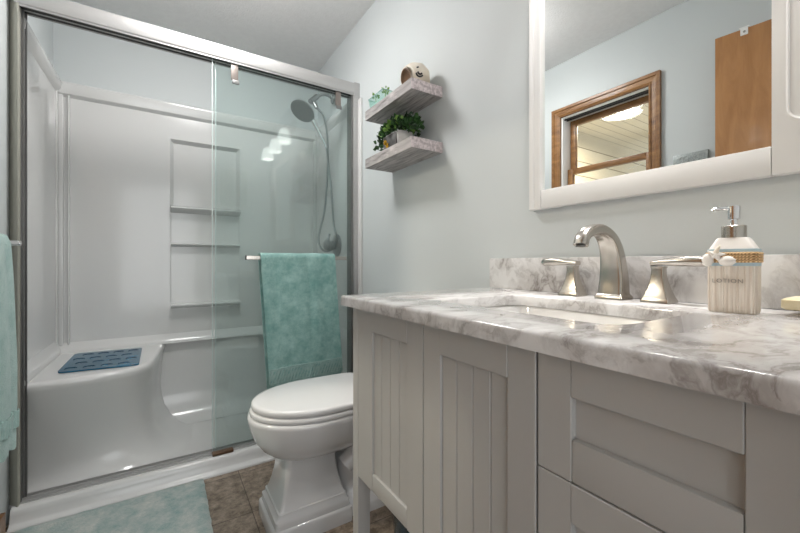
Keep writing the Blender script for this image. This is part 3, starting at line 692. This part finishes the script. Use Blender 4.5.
loft(bm, [sq(0.306, 0.598, 0.123, 0.0), sq(0.306, 0.598, 0.123, 0.046), sq(0.309, 0.595, 0.120, 0.054), sq(0.315, 0.590, 0.115, 0.057), sq(0.316, 0.589, 0.114, 0.070), sq(0.316, 0.586, 0.113, 0.082), sq(0.326, 0.580, 0.106, 0.090), sq(0.327, 0.579, 0.105, 0.103), sq(0.333, 0.575, 0.100, 0.106)])
obj('plinth', bm, 'porcelain', to, angle=50)
bm = bmesh.new()
loft(bm, [oval(0.56, 0.90, 0.115, 0.0, 3, 0.7), oval(0.56, 0.90, 0.115, 0.035, 3, 0.7), oval(0.57, 0.89, 0.10, 0.045, 3, 0.7), oval(0.57, 0.88, 0.075, 0.12, 3, 0.7), oval(0.58, 0.88, 0.08, 0.22, 3, 0.7), oval(0.58, 0.90, 0.12, 0.32, 3, 0.7), oval(0.58, 0.90, 0.15, 0.40, 3, 0.7)])
tube(bm, [(0.58, TY-0.085, 0.20), (0.66, TY-0.095, 0.26), (0.74, TY-0.09, 0.20), (0.80, TY-0.09, 0.09)], 0.035, 14)
obj('trapway', bm, 'porcelain', to, angle=60)
bm = bmesh.new()
loft(bm, [oval(0.258, 0.745, 0.180, 0.4225, 2.0, 0.50, 6), oval(0.254, 0.747, 0.184, 0.426, 2.0, 0.50, 6), oval(0.254, 0.747, 0.184, 0.437, 2.0, 0.50, 6), oval(0.258, 0.745, 0.180, 0.441, 2.0, 0.50, 6)])
obj('seat_ring', bm, 'seat', to, angle=60)
bm = bmesh.new()
loft(bm, [oval(0.264, 0.745, 0.178, 0.4435, 2.0, 0.50, 7), oval(0.260, 0.748, 0.182, 0.4465, 2.0, 0.50, 7), oval(0.260, 0.748, 0.182, 0.460, 2.0, 0.50, 7), oval(0.264, 0.745, 0.178, 0.465, 2.0, 0.50, 7), oval(0.276, 0.738, 0.168, 0.467, 2.0, 0.50, 7)])
obj('lid', bm, 'seat', to, angle=60)
bm = bmesh.new(); box(bm, (0.765, TY-0.19, 0.40), (0.925, TY+0.19, 0.735), 0.02, 3); tk = obj('tank', bm, 'porcelain', to)
bm = bmesh.new(); box(bm, (0.758, TY-0.197, 0.736), (0.932, TY+0.197, 0.765), 0.008, 3); obj('tank_lid', bm, 'porcelain', to)

# ------------------------------------------------------------------ vanity
VX, VY0, VY1, ZB, ZT = 0.40, 0.0, 0.848, 0.445, 0.860
va = thing('vanity_cabinet', 'greige painted bathroom vanity with doors, drawers and square legs', 'vanity', (0.66, 0.42, 0))
bm = bmesh.new(); box(bm, (VX+0.020, VY0+0.002, ZB+0.003), (VX+0.04, VY1-0.006, 0.735)); box(bm, (VX+0.04, VY0+0.002, ZB+0.003), (0.935, VY1-0.006, ZB+0.02))
box(bm, (VX+0.04, VY1-0.022, ZB+0.003), (0.935, VY1-0.006, 0.858)); box(bm, (VX+0.04, VY0+0.002, ZB+0.003), (0.935, VY0+0.018, 0.858)); box(bm, (VX+0.020, VY0+0.002, 0.735), (VX+0.034, VY1-0.006, 0.858))
obj('carcass', bm, 'paint', va)
for xa, ya in ((VX, VY1-0.030), (VX, VY0), (0.90, VY1-0.030), (0.90, VY0)):
    bm = bmesh.new(); box(bm, (xa, ya, 0.0), (xa+0.034, ya+0.030, ZT), 0.003); obj('leg', bm, 'paint', va)
def shaker(nm, y0, y1, z0, z1, sl, sr, tr, br, grooves=0, parent=va, th=0.020):
    """y1 = far (left in the photo). sl = stile at far side"""
    bm = bmesh.new(); x0, x1 = VX, VX+th; b = 0.0009
    box(bm, (x0, y1-sl, z0), (x1, y1, z1), b, 1); box(bm, (x0, y0, z0), (x1, y0+sr, z1), b, 1)
    box(bm, (x0-0.0008, y0+sr+0.0003, z1-tr), (x1, y1-sl-0.0003, z1), b, 1)
    box(bm, (x0, y0+sr+0.0003, z0), (x1, y1-sl-0.0003, z0+br), 0.0035, 2)
    o = obj(nm, bm, 'paint', parent)
    pa, pb = y0+sr-0.001, y1-sl+0.001; bm = bmesh.new()
    if grooves:
        n = grooves+1; wd = (pb-pa)/n
        for k in range(n): box(bm, (x0+0.0055, pa+k*wd+0.0004, z0+br-0.001), (x1-0.002, pa+(k+1)*wd-0.0004, z1-tr+0.001), 0.0016, 1)
    else: box(bm, (x0+0.009, pa, z0+br-0.001), (x1-0.002, pb, z1-tr+0.001))
    obj('panel', bm, 'paint', o); return o
shaker('door', 0.5495, 0.8170, ZB, 0.8585, 0.071, 0.052, 0.048, 0.040, 3)
shaker('door', 0.3040, 0.5465, ZB, 0.8585, 0.048, 0.046, 0.048, 0.040, 3)
for z0, z1 in ((0.7130, 0.8585), (0.5800, 0.7115), (ZB, 0.5785)):
    shaker('drawer', 0.031, 0.3005, z0, z1, 0.0455, 0.071, 0.0465, 0.050)

# countertop with cut-out
ct = thing('marble_countertop', 'white marble countertop with grey veins and matching backsplash', 'countertop', (0.66, 0.42, 0.861))
CX0, CX1, CY0, CY1 = 0.381, 0.94, -0.030, 0.882
hx0, hx1, hy0, hy1 = 0.500, 0.776, 0.252, 0.652
def ringmesh(bm, outer, inner, zt, zb, r=0.006):
    pass
bm = bmesh.new()
def rect_ring(x0, x1, y0, y1, z, r, n):  # points distributed to match the inner ring
    return rrect(x0, x1, y0, y1, r, z, n)
n_ = 6; r0 = 0.006
outer = []
for dz, ins in ((-0.025, 0.0), (-0.006, 0.0), (-0.0018, 0.0018), (0, 0.006)):
    outer.append(rect_ring(CX0+ins, CX1, CY0+ins, CY1-ins, 0.886+dz, 0.004, n_))
inner = []
for dz, ins in ((0, 0.0), (-0.001, 0.0015), (-0.003, 0.003), (-0.025, 0.003)):
    inner.append(rect_ring(hx0+ins, hx1-ins, hy0+ins, hy1-ins, 0.886+dz, 0.045-ins, n_))
rings = outer+inner
vs = loft(bm, rings, False, False)
a, b = vs[-1], vs[0]
for i in range(len(a)):
    j = (i+1) % len(a); bm.faces.new((a[i], a[j], b[j], b[i]))
slab = obj('slab', bm, 'marble', ct, angle=60)
me = slab.data; me.materials.append(M['edge'])
bm = bmesh.new(); box(bm, (0.920, CY0, 0.8865), (0.94, CY1, 0.984), 0.002); obj('backsplash', bm, 'marble', ct)
# undermount bowl
sk = thing('sink_basin', 'white rectangular undermount sink set in the marble top', 'sink', (0.64, 0.45, 0.74))
bm = bmesh.new(); rings = []
for z, ins, r_ in ((0.8605, -0.018, 0.05), (0.8605, -0.002, 0.048), (0.856, 0.001, 0.046), (0.80, 0.008, 0.045), (0.77, 0.016, 0.045), (0.750, 0.040, 0.045), (0.744, 0.09, 0.03)):
    rings.append(rrect(hx0+ins, hx1-ins, hy0+ins, hy1-ins, r_, z, 6))
for z, ins, r_ in ((0.738, 0.09, 0.03), (0.742, 0.035, 0.045), (0.765, 0.008, 0.045), (0.80, 0.0, 0.045), (0.850, -0.008, 0.05), (0.852, -0.018, 0.05)):
    rings.append(rrect(hx0+ins, hx1-ins, hy0+ins, hy1-ins, r_, z, 6))
vs = loft(bm, rings, False, False); bm.faces.new(vs[6][::-1]); bm.faces.new(vs[7]); 
a, b = vs[-1], vs[0]
for i in range(len(a)):
    j = (i+1) % len(a); bm.faces.new((a[i], a[j], b[j], b[i]))
# drop the strip between inside and outside bottoms
for f in [f for f in bm.faces if len(f.verts) == 4 and all(v in vs[6] or v in vs[7] for v in f.verts)]: bm.faces.remove(f)
obj('bowl', bm, 'sink', sk, angle=60)
bm = bmesh.new(); lathe(bm, [(0.028, 0.7445), (0.028, 0.748), (0.018, 0.749), (0.016, 0.752), (0.0, 0.753)], (0.66, 0.45, 0), 24); obj('drain', bm, 'nickel', sk)

# ------------------------------------------------------------------ faucet
ZC = 0.8862
fa = thing('sink_faucet', 'tall arched brushed nickel sink spout between its two lever handles', 'faucet', (0.875, 0.45, ZC))
def sqring(c, t, s, wx, wy, r=0.2):
    """rounded-square section at c, tangent t, side s"""
    t = t.normalized(); s = s.normalized(); u = t.cross(s); out = []
    for sx, sy, a0 in ((1, 1, 0), (-1, 1, PI/2), (-1, -1, PI), (1, -1, 1.5*PI)):
        for k in range(4):
            a = a0+PI/2*k/3; rr = r*min(wx, wy)
            out.append(c+s*(sx*(wx/2-rr)+rr*math.cos(a))+u*(sy*(wy/2-rr)+rr*math.sin(a)))
    return out
bm = bmesh.new()
cl_ = crom([(0.871, 0.45, ZC+0.010), (0.873, 0.45, ZC+0.045), (0.870, 0.45, ZC+0.080), (0.860, 0.45, ZC+0.116), (0.838, 0.45, ZC+0.143), (0.804, 0.45, ZC+0.156), (0.770, 0.45, ZC+0.151), (0.748, 0.45, ZC+0.137), (0.740, 0.45, ZC+0.120)], 5)
rings = []
for i, p in enumerate(cl_):
    t = cl_[min(i+1, len(cl_)-1)]-cl_[max(i-1, 0)]; k = i/(len(cl_)-1)
    wy = 0.050*(1-k)**1.1+0.030-0.002*k; wx = 0.046*(1-k)**1.3+0.020+0.004*k
    wy = 0.056-0.030*min(1, k*1.25)**1.2+0.004*max(0, k-0.75)*4; wx = max(0.023, 0.043-0.024*min(1, k*1.5))
    rings.append(sqring(p, t, Vector((0, 1, 0)), wy, wx, 0.16+0.25*k))
loft(bm, rings); obj('spout', bm, 'nickel', fa, angle=40)
bm = bmesh.new(); loft(bm, [rrect(0.845, 0.897, 0.419, 0.481, 0.003, ZC), rrect(0.845, 0.897, 0.419, 0.481, 0.003, ZC+0.006), rrect(0.849, 0.893, 0.423, 0.477, 0.003, ZC+0.012)]); obj('base', bm, 'nickel', fa)
bm = bmesh.new(); lathe(bm, [(0.0095, 0), (0.0095, 0.004), (0.0, 0.004)], (0.740, 0.45, ZC+0.1165), 18); obj('aerator', bm, 'jambdark', fa)
def handle(yc, sgn, label):
    t = thing('faucet_handle', label, 'tap', (0.872, yc, ZC), 'lever handles beside the sink spout')
    bm = bmesh.new(); r4 = lambda h, z, q=0.003: rrect(0.870-h*0.9, 0.870+h*0.9, yc-h, yc+h, q, z)
    loft(bm, [r4(0.0265, ZC), r4(0.0265, ZC+0.005), r4(0.0235, ZC+0.011), r4(0.018, ZC+0.027), r4(0.0135, ZC+0.045), r4(0.0115, ZC+0.060), r4(0.0112, ZC+0.072), r4(0.0125, ZC+0.0735), r4(0.0125, ZC+0.076)])
    obj('body', bm, 'nickel', t, angle=30)
    bm = bmesh.new(); rings = []
    for k in range(13):
        u = k/12; y = yc-sgn*(0.013-0.103*u); z = ZC+0.082+0.004*math.sin(u*PI)*0.6+0.003*u
        wx = 0.024+0.006*math.sin(u*PI)**1.0-(0.012 if k == 12 else 0); h = 0.011+0.010*math.sin(u*2.3)**2-(0.008 if k == 12 else 0)
        rings.append(sqring(Vector((0.872, y, z)), Vector((0, sgn, 0)), Vector((1, 0, 0)), wx, h, 0.42))
    loft(bm, rings); obj('lever', bm, 'nickel', t, angle=50)
    return t
handle(0.550, 1, 'nickel lever handle left of the spout, lever pointing to the shower')
handle(0.357, -1, 'nickel lever handle right of the spout, next to the soap dispenser')

# ------------------------------------------------------------------ soap dispenser
dc = Vector((0.812, 0.221, ZC)); DR = Matrix.Translation(dc) @ Matrix.Rotation(math.radians(6), 4, 'Z')
sd = thing('soap_dispenser', 'whitewashed seaside lotion pump bottle with rope and shells', 'soap dispenser', tuple(dc))
def tr(bm): bmesh.ops.transform(bm, matrix=DR, verts=bm.verts); return bm
def dr_ring(hx, hy, z, e=0.014): return rrect(-hx, hx, -hy, hy, e, z, 6)
bm = bmesh.new(); rings = []
prof = [(0.021, 0.0295, 0.0), (0.0225, 0.0308, 0.003), (0.023, 0.0313, 0.03), (0.023, 0.0313, 0.082)]
# corrugated sides
def corr(hx, hy, z, amp=0.0007):
    base = []
    for (x0, y0, x1, y1) in ((hx, -hy, hx, hy), (hx, hy, -hx, hy), (-hx, hy, -hx, -hy), (-hx, -hy, hx, -hy)):
        n = 44 if x0 == x1 else 28
        for k in range(n):
            u = k/n; base.append(Vector((x0+(x1-x0)*u, y0+(y1-y0)*u, z)))
    out = []
    for i, p in enumerate(base):
        # round corners via superellipse projection
        e = 7; r = (abs(p.x/hx)**e+abs(p.y/hy)**e)**(-1/e); q = Vector((p.x*r, p.y*r, z))
        a = amp*math.sin(i*2.1+2*math.sin(i*0.37)); l = q.to_2d().length
        out.append(Vector((q.x*(1+a/l), q.y*(1+a/l), z)))
    return out
loft(bm, [corr(*p) for p in prof]); obj('slatted_body', tr(bm), 'bottle', sd, angle=60)
bm = bmesh.new(); rings = [corr(0.0228, 0.0311, 0.082, 0), corr(0.0228, 0.0311, 0.104, 0), corr(0.022, 0.030, 0.107, 0), corr(0.0165, 0.0215, 0.123, 0), corr(0.0150, 0.019, 0.1255, 0)]
loft(bm, rings); obj('shoulder', tr(bm), 'bottle_top', sd, angle=40)
for z0, z1 in ((0.0782, 0.0836), (0.1008, 0.1062)):
    bm = bmesh.new(); loft(bm, [corr(0.0236, 0.0321, z0, 0), corr(0.0236, 0.0321, z1, 0)]); obj('ribbon', tr(bm), 'ribbon', sd)
bm = bmesh.new()
for k in range(4):
    z = 0.0858+k*0.0043; ps = corr(0.0242, 0.0327, z, 0)[::4]; ps.append(ps[0]); tube(bm, ps, 0.0023, 8, 1, smooth=False)
    # twist strands
    m_ = corr(0.0276, 0.0372, z, 0)
    for i in range(0, len(m_), 2):
        continue
obj('rope_band', tr(bm), 'rope', sd)
bm = bmesh.new(); lathe(bm, [(0.0165, 0.1255), (0.0165, 0.145), (0.0155, 0.146), (0.0, 0.1465)], (0, 0, 0), 28); obj('collar', tr(bm), 'nickel', sd)
bm = bmesh.new(); lathe(bm, [(0.0055, 0.147), (0.0055, 0.156), (0.0085, 0.157), (0.0092, 0.176), (0.0088, 0.179), (0.0, 0.180)], (0, 0, 0), 24)
tube(bm, [(-0.002, 0.004, 0.1755), (-0.009, 0.013, 0.1765), (-0.014, 0.022, 0.1750), (-0.0155, 0.025, 0.172)], 0.003, 10, 6, rr=lambda t: 0.0042-0.0017*t); obj('pump', tr(bm), 'chrome', sd)
# shells: starfish + scallop + cockle
bm = bmesh.new(); sc_ = Vector((-0.028, 0.018, 0.0970)); pts = []
for k in range(10):
    a = PI/2+k*PI/5+0.25; r = 0.014 if k % 2 == 0 else 0.0062; pts.append((a, r))
cv = bm.verts.new(sc_+Vector((-0.005, 0, 0))); cb = bm.verts.new(sc_+Vector((0.002, 0, 0)))
fv = [bm.verts.new(sc_+Vector((-0.001, r*math.cos(a), r*math.sin(a)))) for a, r in pts]
for i in range(10):
    bm.faces.new((cv, fv[i], fv[(i+1) % 10])); bm.faces.new((cb, fv[(i+1) % 10], fv[i]))
obj('starfish', tr(bm), 'bottle_top', sd, smooth=False)
for (y, z, ry, rz, nm) in ((0.007, 0.086, 0.0125, 0.0085, 'cockle_shell'), (0.032, 0.088, 0.009, 0.011, 'scallop_shell')):
    bm = bmesh.new(); bmesh.ops.create_uvsphere(bm, u_segments=28, v_segments=10, radius=1)
    for v in bm.verts:
        a = math.atan2(v.co.z, v.co.y); rad = 1+0.06*math.cos(a*11)
        v.co = Vector((-0.0275+v.co.x*0.005, y-0.003+v.co.y*ry*rad*0.9, z+v.co.z*rz*rad))
    obj(nm, tr(bm), 'bottle_top', sd)
bm = bmesh.new(); tube(bm, [(-0.029, 0.018, 0.101), (-0.033, 0.014, 0.108), (-0.031, 0.012, 0.113)], 0.003, 8, 4, rr=lambda t: 0.0038-0.003*t); obj('spiral_shell', tr(bm), 'shell', sd)
cv_ = bpy.data.curves.new('txt', 'FONT'); cv_.body = 'LOTION'; cv_.size = 0.0098; cv_.extrude = 0.0004; cv_.space_character = 1.12; cv_.resolution_u = 2; cv_.align_x = 'CENTER'
to_ = bpy.data.objects.new('txt', cv_); COL.objects.link(to_); bpy.context.view_layer.update()
tm = bpy.data.meshes.new_from_object(to_.evaluated_get(bpy.context.evaluated_depsgraph_get())); bpy.data.objects.remove(to_)
bm = bmesh.new(); bm.from_mesh(tm)
bmesh.ops.transform(bm, matrix=DR @ Matrix.Translation((-0.0248, 0.0040, 0.050)) @ Matrix.Rotation(-PI/2, 4, 'Z') @ Matrix.Rotation(PI/2, 4, 'X'), verts=bm.verts)
obj('engraved_lettering', bm, 'engrave', sd, smooth=False)

# soap dish at the right edge
so = thing('soap_bar', 'cream bar resting on pebble feet at the right edge of the countertop', 'soap', (0.85, 0.105, ZC))
bm = bmesh.new(); loft(bm, [rrect(0.818, 0.888, 0.045, 0.162, 0.004, ZC+0.010), rrect(0.815, 0.892, 0.040, 0.166, 0.005, ZC+0.013), rrect(0.815, 0.892, 0.040, 0.166, 0.005, ZC+0.025), rrect(0.819, 0.888, 0.044, 0.162, 0.005, ZC+0.028)])
obj('bar', bm, 'soap', so)
for x, y in ((0.84, 0.143), (0.87, 0.143), (0.84, 0.07), (0.87, 0.07)):
    bm = bmesh.new(); bmesh.ops.create_uvsphere(bm, u_segments=14, v_segments=8, radius=0.0065); bmesh.ops.translate(bm, verts=bm.verts, vec=(x, y, ZC+0.0065)); obj('pebble_foot', bm, 'pebble', so)

# ------------------------------------------------------------------ mirror
mr = thing('framed_mirror', 'wide wall mirror in off white moulded frame above the vanity', 'mirror', (0.93, 0.4, 1.125))
MZ0, MZ1, MY1, MY0 = 1.126, 1.93, 0.722, -0.04
iz0, iz1, iy1, iy0 = 1.178, 1.875, 0.676, 0.197
obj('mirror_glass', B((0.922, iy0-0.004, iz0-0.004), (0.926, iy1+0.004, iz1+0.004)), 'mirror', mr)
bm = bmesh.new(); box(bm, (0.926, MY0+0.01, MZ0+0.01), (0.94, MY1-0.01, MZ1-0.01)); obj('backing', bm, 'frame', mr)
bm = bmesh.new(); sp = [(0.938, MY1), (0.924, MY1), (0.916, MY1-0.004), (0.911, MY1-0.008), (0.911, MY1-0.020), (0.915, MY1-0.024), (0.915, iy1+0.010), (0.911, iy1+0.007), (0.911, iy1+0.001), (0.920, iy1), (0.938, iy1)]
loft(bm, [[(x, y, MZ0) for x, y in sp], [(x, y, MZ1) for x, y in sp]]); obj('frame_stile', bm, 'frame', mr, smooth=False)
bm = bmesh.new(); box(bm, (0.913, iy0+0.0008, MZ0), (0.938, iy1-0.0008, iz0), 0.0015); obj('frame_rail', bm, 'frame', mr)
bm = bmesh.new(); box(bm, (0.913, iy0+0.0008, iz1), (0.938, iy1-0.0008, MZ1), 0.0015); obj('frame_rail', bm, 'frame', mr)
# right wing panel with routed rounded rectangle
bm = bmesh.new(); box(bm, (0.913, MY0, MZ0), (0.938, iy0, MZ1), 0.0015); wg = obj('side_panel', bm, 'frame', mr)
bm = bmesh.new()
def yzr(y0, y1, z0, z1, r, x): return [Vector((x, p.x, p.y)) for p in rrect(y0, y1, z0, z1, r, 0, 8)]
g0, g1, gz0, gz1 = -0.02, 0.178, 1.213+0.0, 1.84
rings = [yzr(g0, g1, gz0, gz1, 0.022, 0.914), yzr(g0, g1, gz0, gz1, 0.022, 0.911), yzr(g0+0.002, g1-0.002, gz0+0.002, gz1-0.002, 0.02, 0.910), yzr(g0+0.004, g1-0.004, gz0+0.004, gz1-0.004, 0.02, 0.911), yzr(g0+0.004, g1-0.004, gz0+0.004, gz1-0.004, 0.02, 0.914)]
loft(bm, rings, False, False); obj('routed_bead', bm, 'frame', wg)

# ------------------------------------------------------------------ floating shelves and their contents
def shelf(z0, z1, label):
    t = thing('floating_shelf', label, 'shelf', (0.865, 1.343, z0), 'weathered shelves beside the shower')
    bm = bmesh.new(); box(bm, (0.790, 1.1565, z0), (0.94, 1.54, z1), 0.001, 1); obj('board', bm, 'grey_wood', t)
    bm = bmesh.new(); box(bm, (0.7885, 1.155, z0+0.0005), (0.94, 1.1565, z1-0.0005)); obj('sawn_end', bm, 'pale_wood', t)
    return t
shelf(1.410, 1.453, 'lower weathered grey floating shelf, carrying the leafy potted plant')
shelf(1.633, 1.676, 'upper weathered grey floating shelf, carrying the cream ornament')

def leaf(bm, p, d, s, w=0.55):
    d = Vector(d).normalized(); r = Vector((random.uniform(-1, 1), random.uniform(-1, 1), random.uniform(-0.3, 1)))
    side = d.cross(r).normalized()*s*w; up = side.cross(d).normalized()*s*0.15; p = Vector(p)
    P = [p, p+d*s*0.35+side*0.5+up, p+d*s*0.6+side*0.42, p+d*s, p+d*s*0.6-side*0.42, p+d*s*0.35-side*0.5+up, p+d*s*0.5-up]
    v = [bm.verts.new(q) for q in P]
    for a, b in ((0, 1), (1, 2), (2, 3), (3, 4), (4, 5), (5, 0)): bm.faces.new((v[a], v[b], v[6]))
pp = thing('potted_plant', 'bushy green ivy in a whitewashed pot on the lower shelf', 'plant', (0.86, 1.36, 1.454))
bm = bmesh.new(); px0, px1, py0, py1 = 0.800, 0.880, 1.262, 1.405
loft(bm, [rrect(px0+0.006, px1-0.006, py0+0.006, py1-0.006, 0.02, 1.4535), rrect(px0+0.002, px1-0.002, py0+0.002, py1-0.002, 0.022, 1.480), rrect(px0, px1, py0, py1, 0.024, 1.512), rrect(px0+0.006, px1-0.006, py0+0.006, py1-0.006, 0.02, 1.512), rrect(px0+0.008, px1-0.008, py0+0.008, py1-0.008, 0.02, 1.500)])
pt = obj('pot', bm, 'pot', pp)
bm = bmesh.new(); box(bm, (px0-0.0018, py0+0.020, 1.457), (px0+0.006, py1-0.022, 1.509), 0.001); obj('dark_side', bm, 'pot_side', pt)  # separate darker panel covering the room-facing side of the pot
for (mname, cnt, seed, nm) in (('leaf', 330, 3, 'foliage'), ('leaf_light', 60, 5, 'young_leaves')):
    random.seed(seed); bm = bmesh.new()
    for k in range(cnt):
        a = random.uniform(0, 2*PI); el = random.uniform(-0.15, 1.3); r = random.uniform(0.5, 1)
        dx, dy, dz = math.cos(a)*math.cos(el), math.sin(a)*math.cos(el), math.sin(el)
        p = Vector((0.855+dx*0.060*r, 1.345+dy*0.150*r, 1.518+max(-0.05, dz)*0.070*r))
        if mname == 'leaf_light': p = Vector((0.845+dx*0.05, 1.345+dy*0.07, 1.525+abs(dz)*0.05))
        if dy > 0.6 and random.random() < 0.55: p += Vector((-0.01, 0.015, -random.uniform(0.0, 0.055)))
        if p.x > 0.930: p.x = 0.925
        if p.y < 1.16: p.y = 1.18
        if p.z < 1.512 and 1.27 < p.y < 1.40: p.z = 1.515
        d_v = Vector((min(dx, 0.1) if p.x > 0.9 else dx, dy, dz+random.uniform(-0.6, 0.5)))
        leaf(bm, p, d_v, random.uniform(0.018, 0.032), 0.8)
    obj(nm, bm, mname, pp, smooth=False)
bm = bmesh.new(); random.seed(9)
for fy, fz in ((1.345, 1.468), (1.362, 1.484)):
    for k in range(7):
        a = 2*PI*k/7; leaf(bm, (0.797, fy, fz), (-0.35, math.cos(a), math.sin(a)), 0.014, 0.7)
obj('yellow_flower', bm, 'flower', pp, smooth=False)
for (x, y, z) in ((0.84, 1.29, 1.51), (0.86, 1.34, 1.51), (0.83, 1.38, 1.51)):
    bm = bmesh.new(); tube(bm, [(x, y, 1.498), (x-0.005, y+0.01, z+0.02), (x-0.01, y+0.02, z+0.035)], 0.0016, 5, 3); obj('stem', bm, 'leaf', pp)

mp_ = thing('glass_planter', 'small mint glass planter with succulent sprigs on the upper shelf', 'planter', (0.84, 1.46, 1.677))
bm = bmesh.new(); a0 = rrect(0.806, 0.872, 1.400, 1.522, 0.004, 1.6765); a1 = rrect(0.800, 0.878, 1.392, 1.530, 0.004, 1.728); a2 = rrect(0.803, 0.875, 1.395, 1.527, 0.003, 1.728); a3 = rrect(0.809, 0.869, 1.403, 1.519, 0.003, 1.680)
loft(bm, [a0, a1, a2, a3]); obj('glass_box', bm, 'mint', mp_)
bm = bmesh.new(); loft(bm, [rrect(0.811, 0.867, 1.405, 1.517, 0.003, 1.681), rrect(0.809, 0.869, 1.402, 1.520, 0.003, 1.700)]); obj('pale_filling', bm, 'glass_edge', mp_)
bm = bmesh.new(); e_ = rrect(0.8005, 0.8775, 1.3925, 1.5295, 0.004, 1.7285); e_.append(e_[0]); tube(bm, e_, 0.0018, 6, 1, smooth=False); obj('green_rim', bm, 'teal_hem', mp_)
random.seed(12)
for cx_, cy_ in ((0.825, 1.50), (0.835, 1.43)):
    bm = bmesh.new()
    for k in range(18):
        a = random.uniform(0, 2*PI); leaf(bm, (cx_+0.006*math.cos(a), cy_+0.012*math.sin(a), 1.728+random.uniform(0, 0.022)), (math.cos(a), math.sin(a), 0.6), 0.014, 0.7)
    tube(bm, [(cx_, cy_, 1.69), (cx_, cy_, 1.748)], 0.0018, 5)
    obj('sprig', bm, 'leaf_light', mp_, smooth=False)

# cream ornament: carved hollow shell
orn = thing('shell_ornament', 'cream rounded ornament with brown hollow and dark curl marks on the upper shelf end', 'ornament', (0.86, 1.236, 1.6765))
bm = bmesh.new(); bmesh.ops.create_uvsphere(bm, u_segments=40, v_segments=26, radius=1)
oc = Vector((0.862, 1.236, 1.726)); hn = Vector((-0.86, 0.02, -0.22)).normalized()
for v in bm.verts:
    q = v.co.copy(); lump = 1+0.05*noise.noise(q*2.2+Vector((3, 1, 0)))
    x, y, z = q.x*0.060, q.y*0.064, q.z*0.054
    if z < -0.040: z = -0.040-(z+0.040)*-0.1
    p = oc+Vector((x, y, z))*lump
    k = q.dot(hn)
    if k > 0.72: p -= hn*(k-0.72)*0.15
    if q.x > 0.3 and q.z < 0: p.x += 0.012*(-q.z)
    v.co = p; v.co.z = max(v.co.z, 1.6765)
orb = obj('rounded_body', bm, 'shell', orn, angle=80)
bm = bmesh.new(); lk = look(hn)
rings = []
for r_, d in ((0.0345, 0.036), (0.031, 0.0370), (0.026, 0.031), (0.014, 0.027), (0.002, 0.0255)):
    rings.append([oc+Vector((0, 0, -0.003))+hn*(d+0.0105)+lk @ Vector((r_*1.15*math.cos(2*PI*k/28)*0.88, r_*1.1*math.sin(2*PI*k/28), 0)) for k in range(28)])
loft(bm, rings, False, True); obj('hollow_opening', bm, 'brown', orn)
mk = bmesh.new(); md = Vector((-0.30, -0.90, -0.10)).normalized(); lk = look(md)
def onbody(a, b):
    d = (lk @ Vector((a, b, 1))).normalized(); q = Vector((d.x*0.056, d.y*0.064, d.z*0.054))
    lump = 1+0.05*noise.noise(d*2.2+Vector((3, 1, 0))); return oc+q*lump*1.01
for arc in ([(0.28*math.cos(t), -0.05+0.30*math.sin(t)) for t in [PI+0.2+i*0.45 for i in range(6)]], [(0.16*math.cos(t), -0.02+0.16*math.sin(t)) for t in [PI+0.1+i*0.5 for i in range(6)]], [(-0.25+0.08*i, 0.30+0.03*math.sin(i)) for i in range(3)]):
    tube(mk, [onbody(a, b) for a, b in arc], 0.0032, 8, 4)
obj('dark_curl_marks', mk, 'ink', orn)

# ------------------------------------------------------------------ bin under the vanity
bn = thing('waste_bin', 'dark teal glossy bin on the floor between vanity and toilet', 'bin', (0.70, 0.98, 0.0))
bm = bmesh.new(); lathe(bm, [(0.075, 0.0), (0.078, 0.004), (0.092, 0.24), (0.094, 0.245), (0.090, 0.245), (0.074, 0.01), (0.0, 0.01)], (0.70, 0.98, 0), 36); obj('bin_body', bm, 'bin', bn)
bm = bmesh.new(); tube(bm, [Vector((0.70+0.092*math.cos(2*PI*k/24), 0.98+0.092*math.sin(2*PI*k/24), 0.245)) for k in range(25)], 0.003, 8, 1, smooth=False); obj('rim', bm, 'bin', bn)

# picture on the wall behind the camera, mirrored in the shower glass
pc = thing('framed_print', 'framed muted green print on the wall behind the camera, mirrored in the shower glass', 'picture', (0.56, YB, 1.50))
bm = bmesh.new()
for lo, hi in (((0.425, YB, 1.50), (0.445, YB+0.018, 1.90)), ((0.695, YB, 1.50), (0.715, YB+0.018, 1.90)), ((0.445, YB, 1.50), (0.695, YB+0.018, 1.52)), ((0.445, YB, 1.88), (0.695, YB+0.018, 1.90))): box(bm, lo, hi, 0.003)
obj('frame', bm, 'frame', pc)
obj('print', B((0.443, YB+0.001, 1.518), (0.697, YB+0.008, 1.882)), 'art', pc)

for o in bpy.data.objects:
    if '_w' in o: del o['_w']
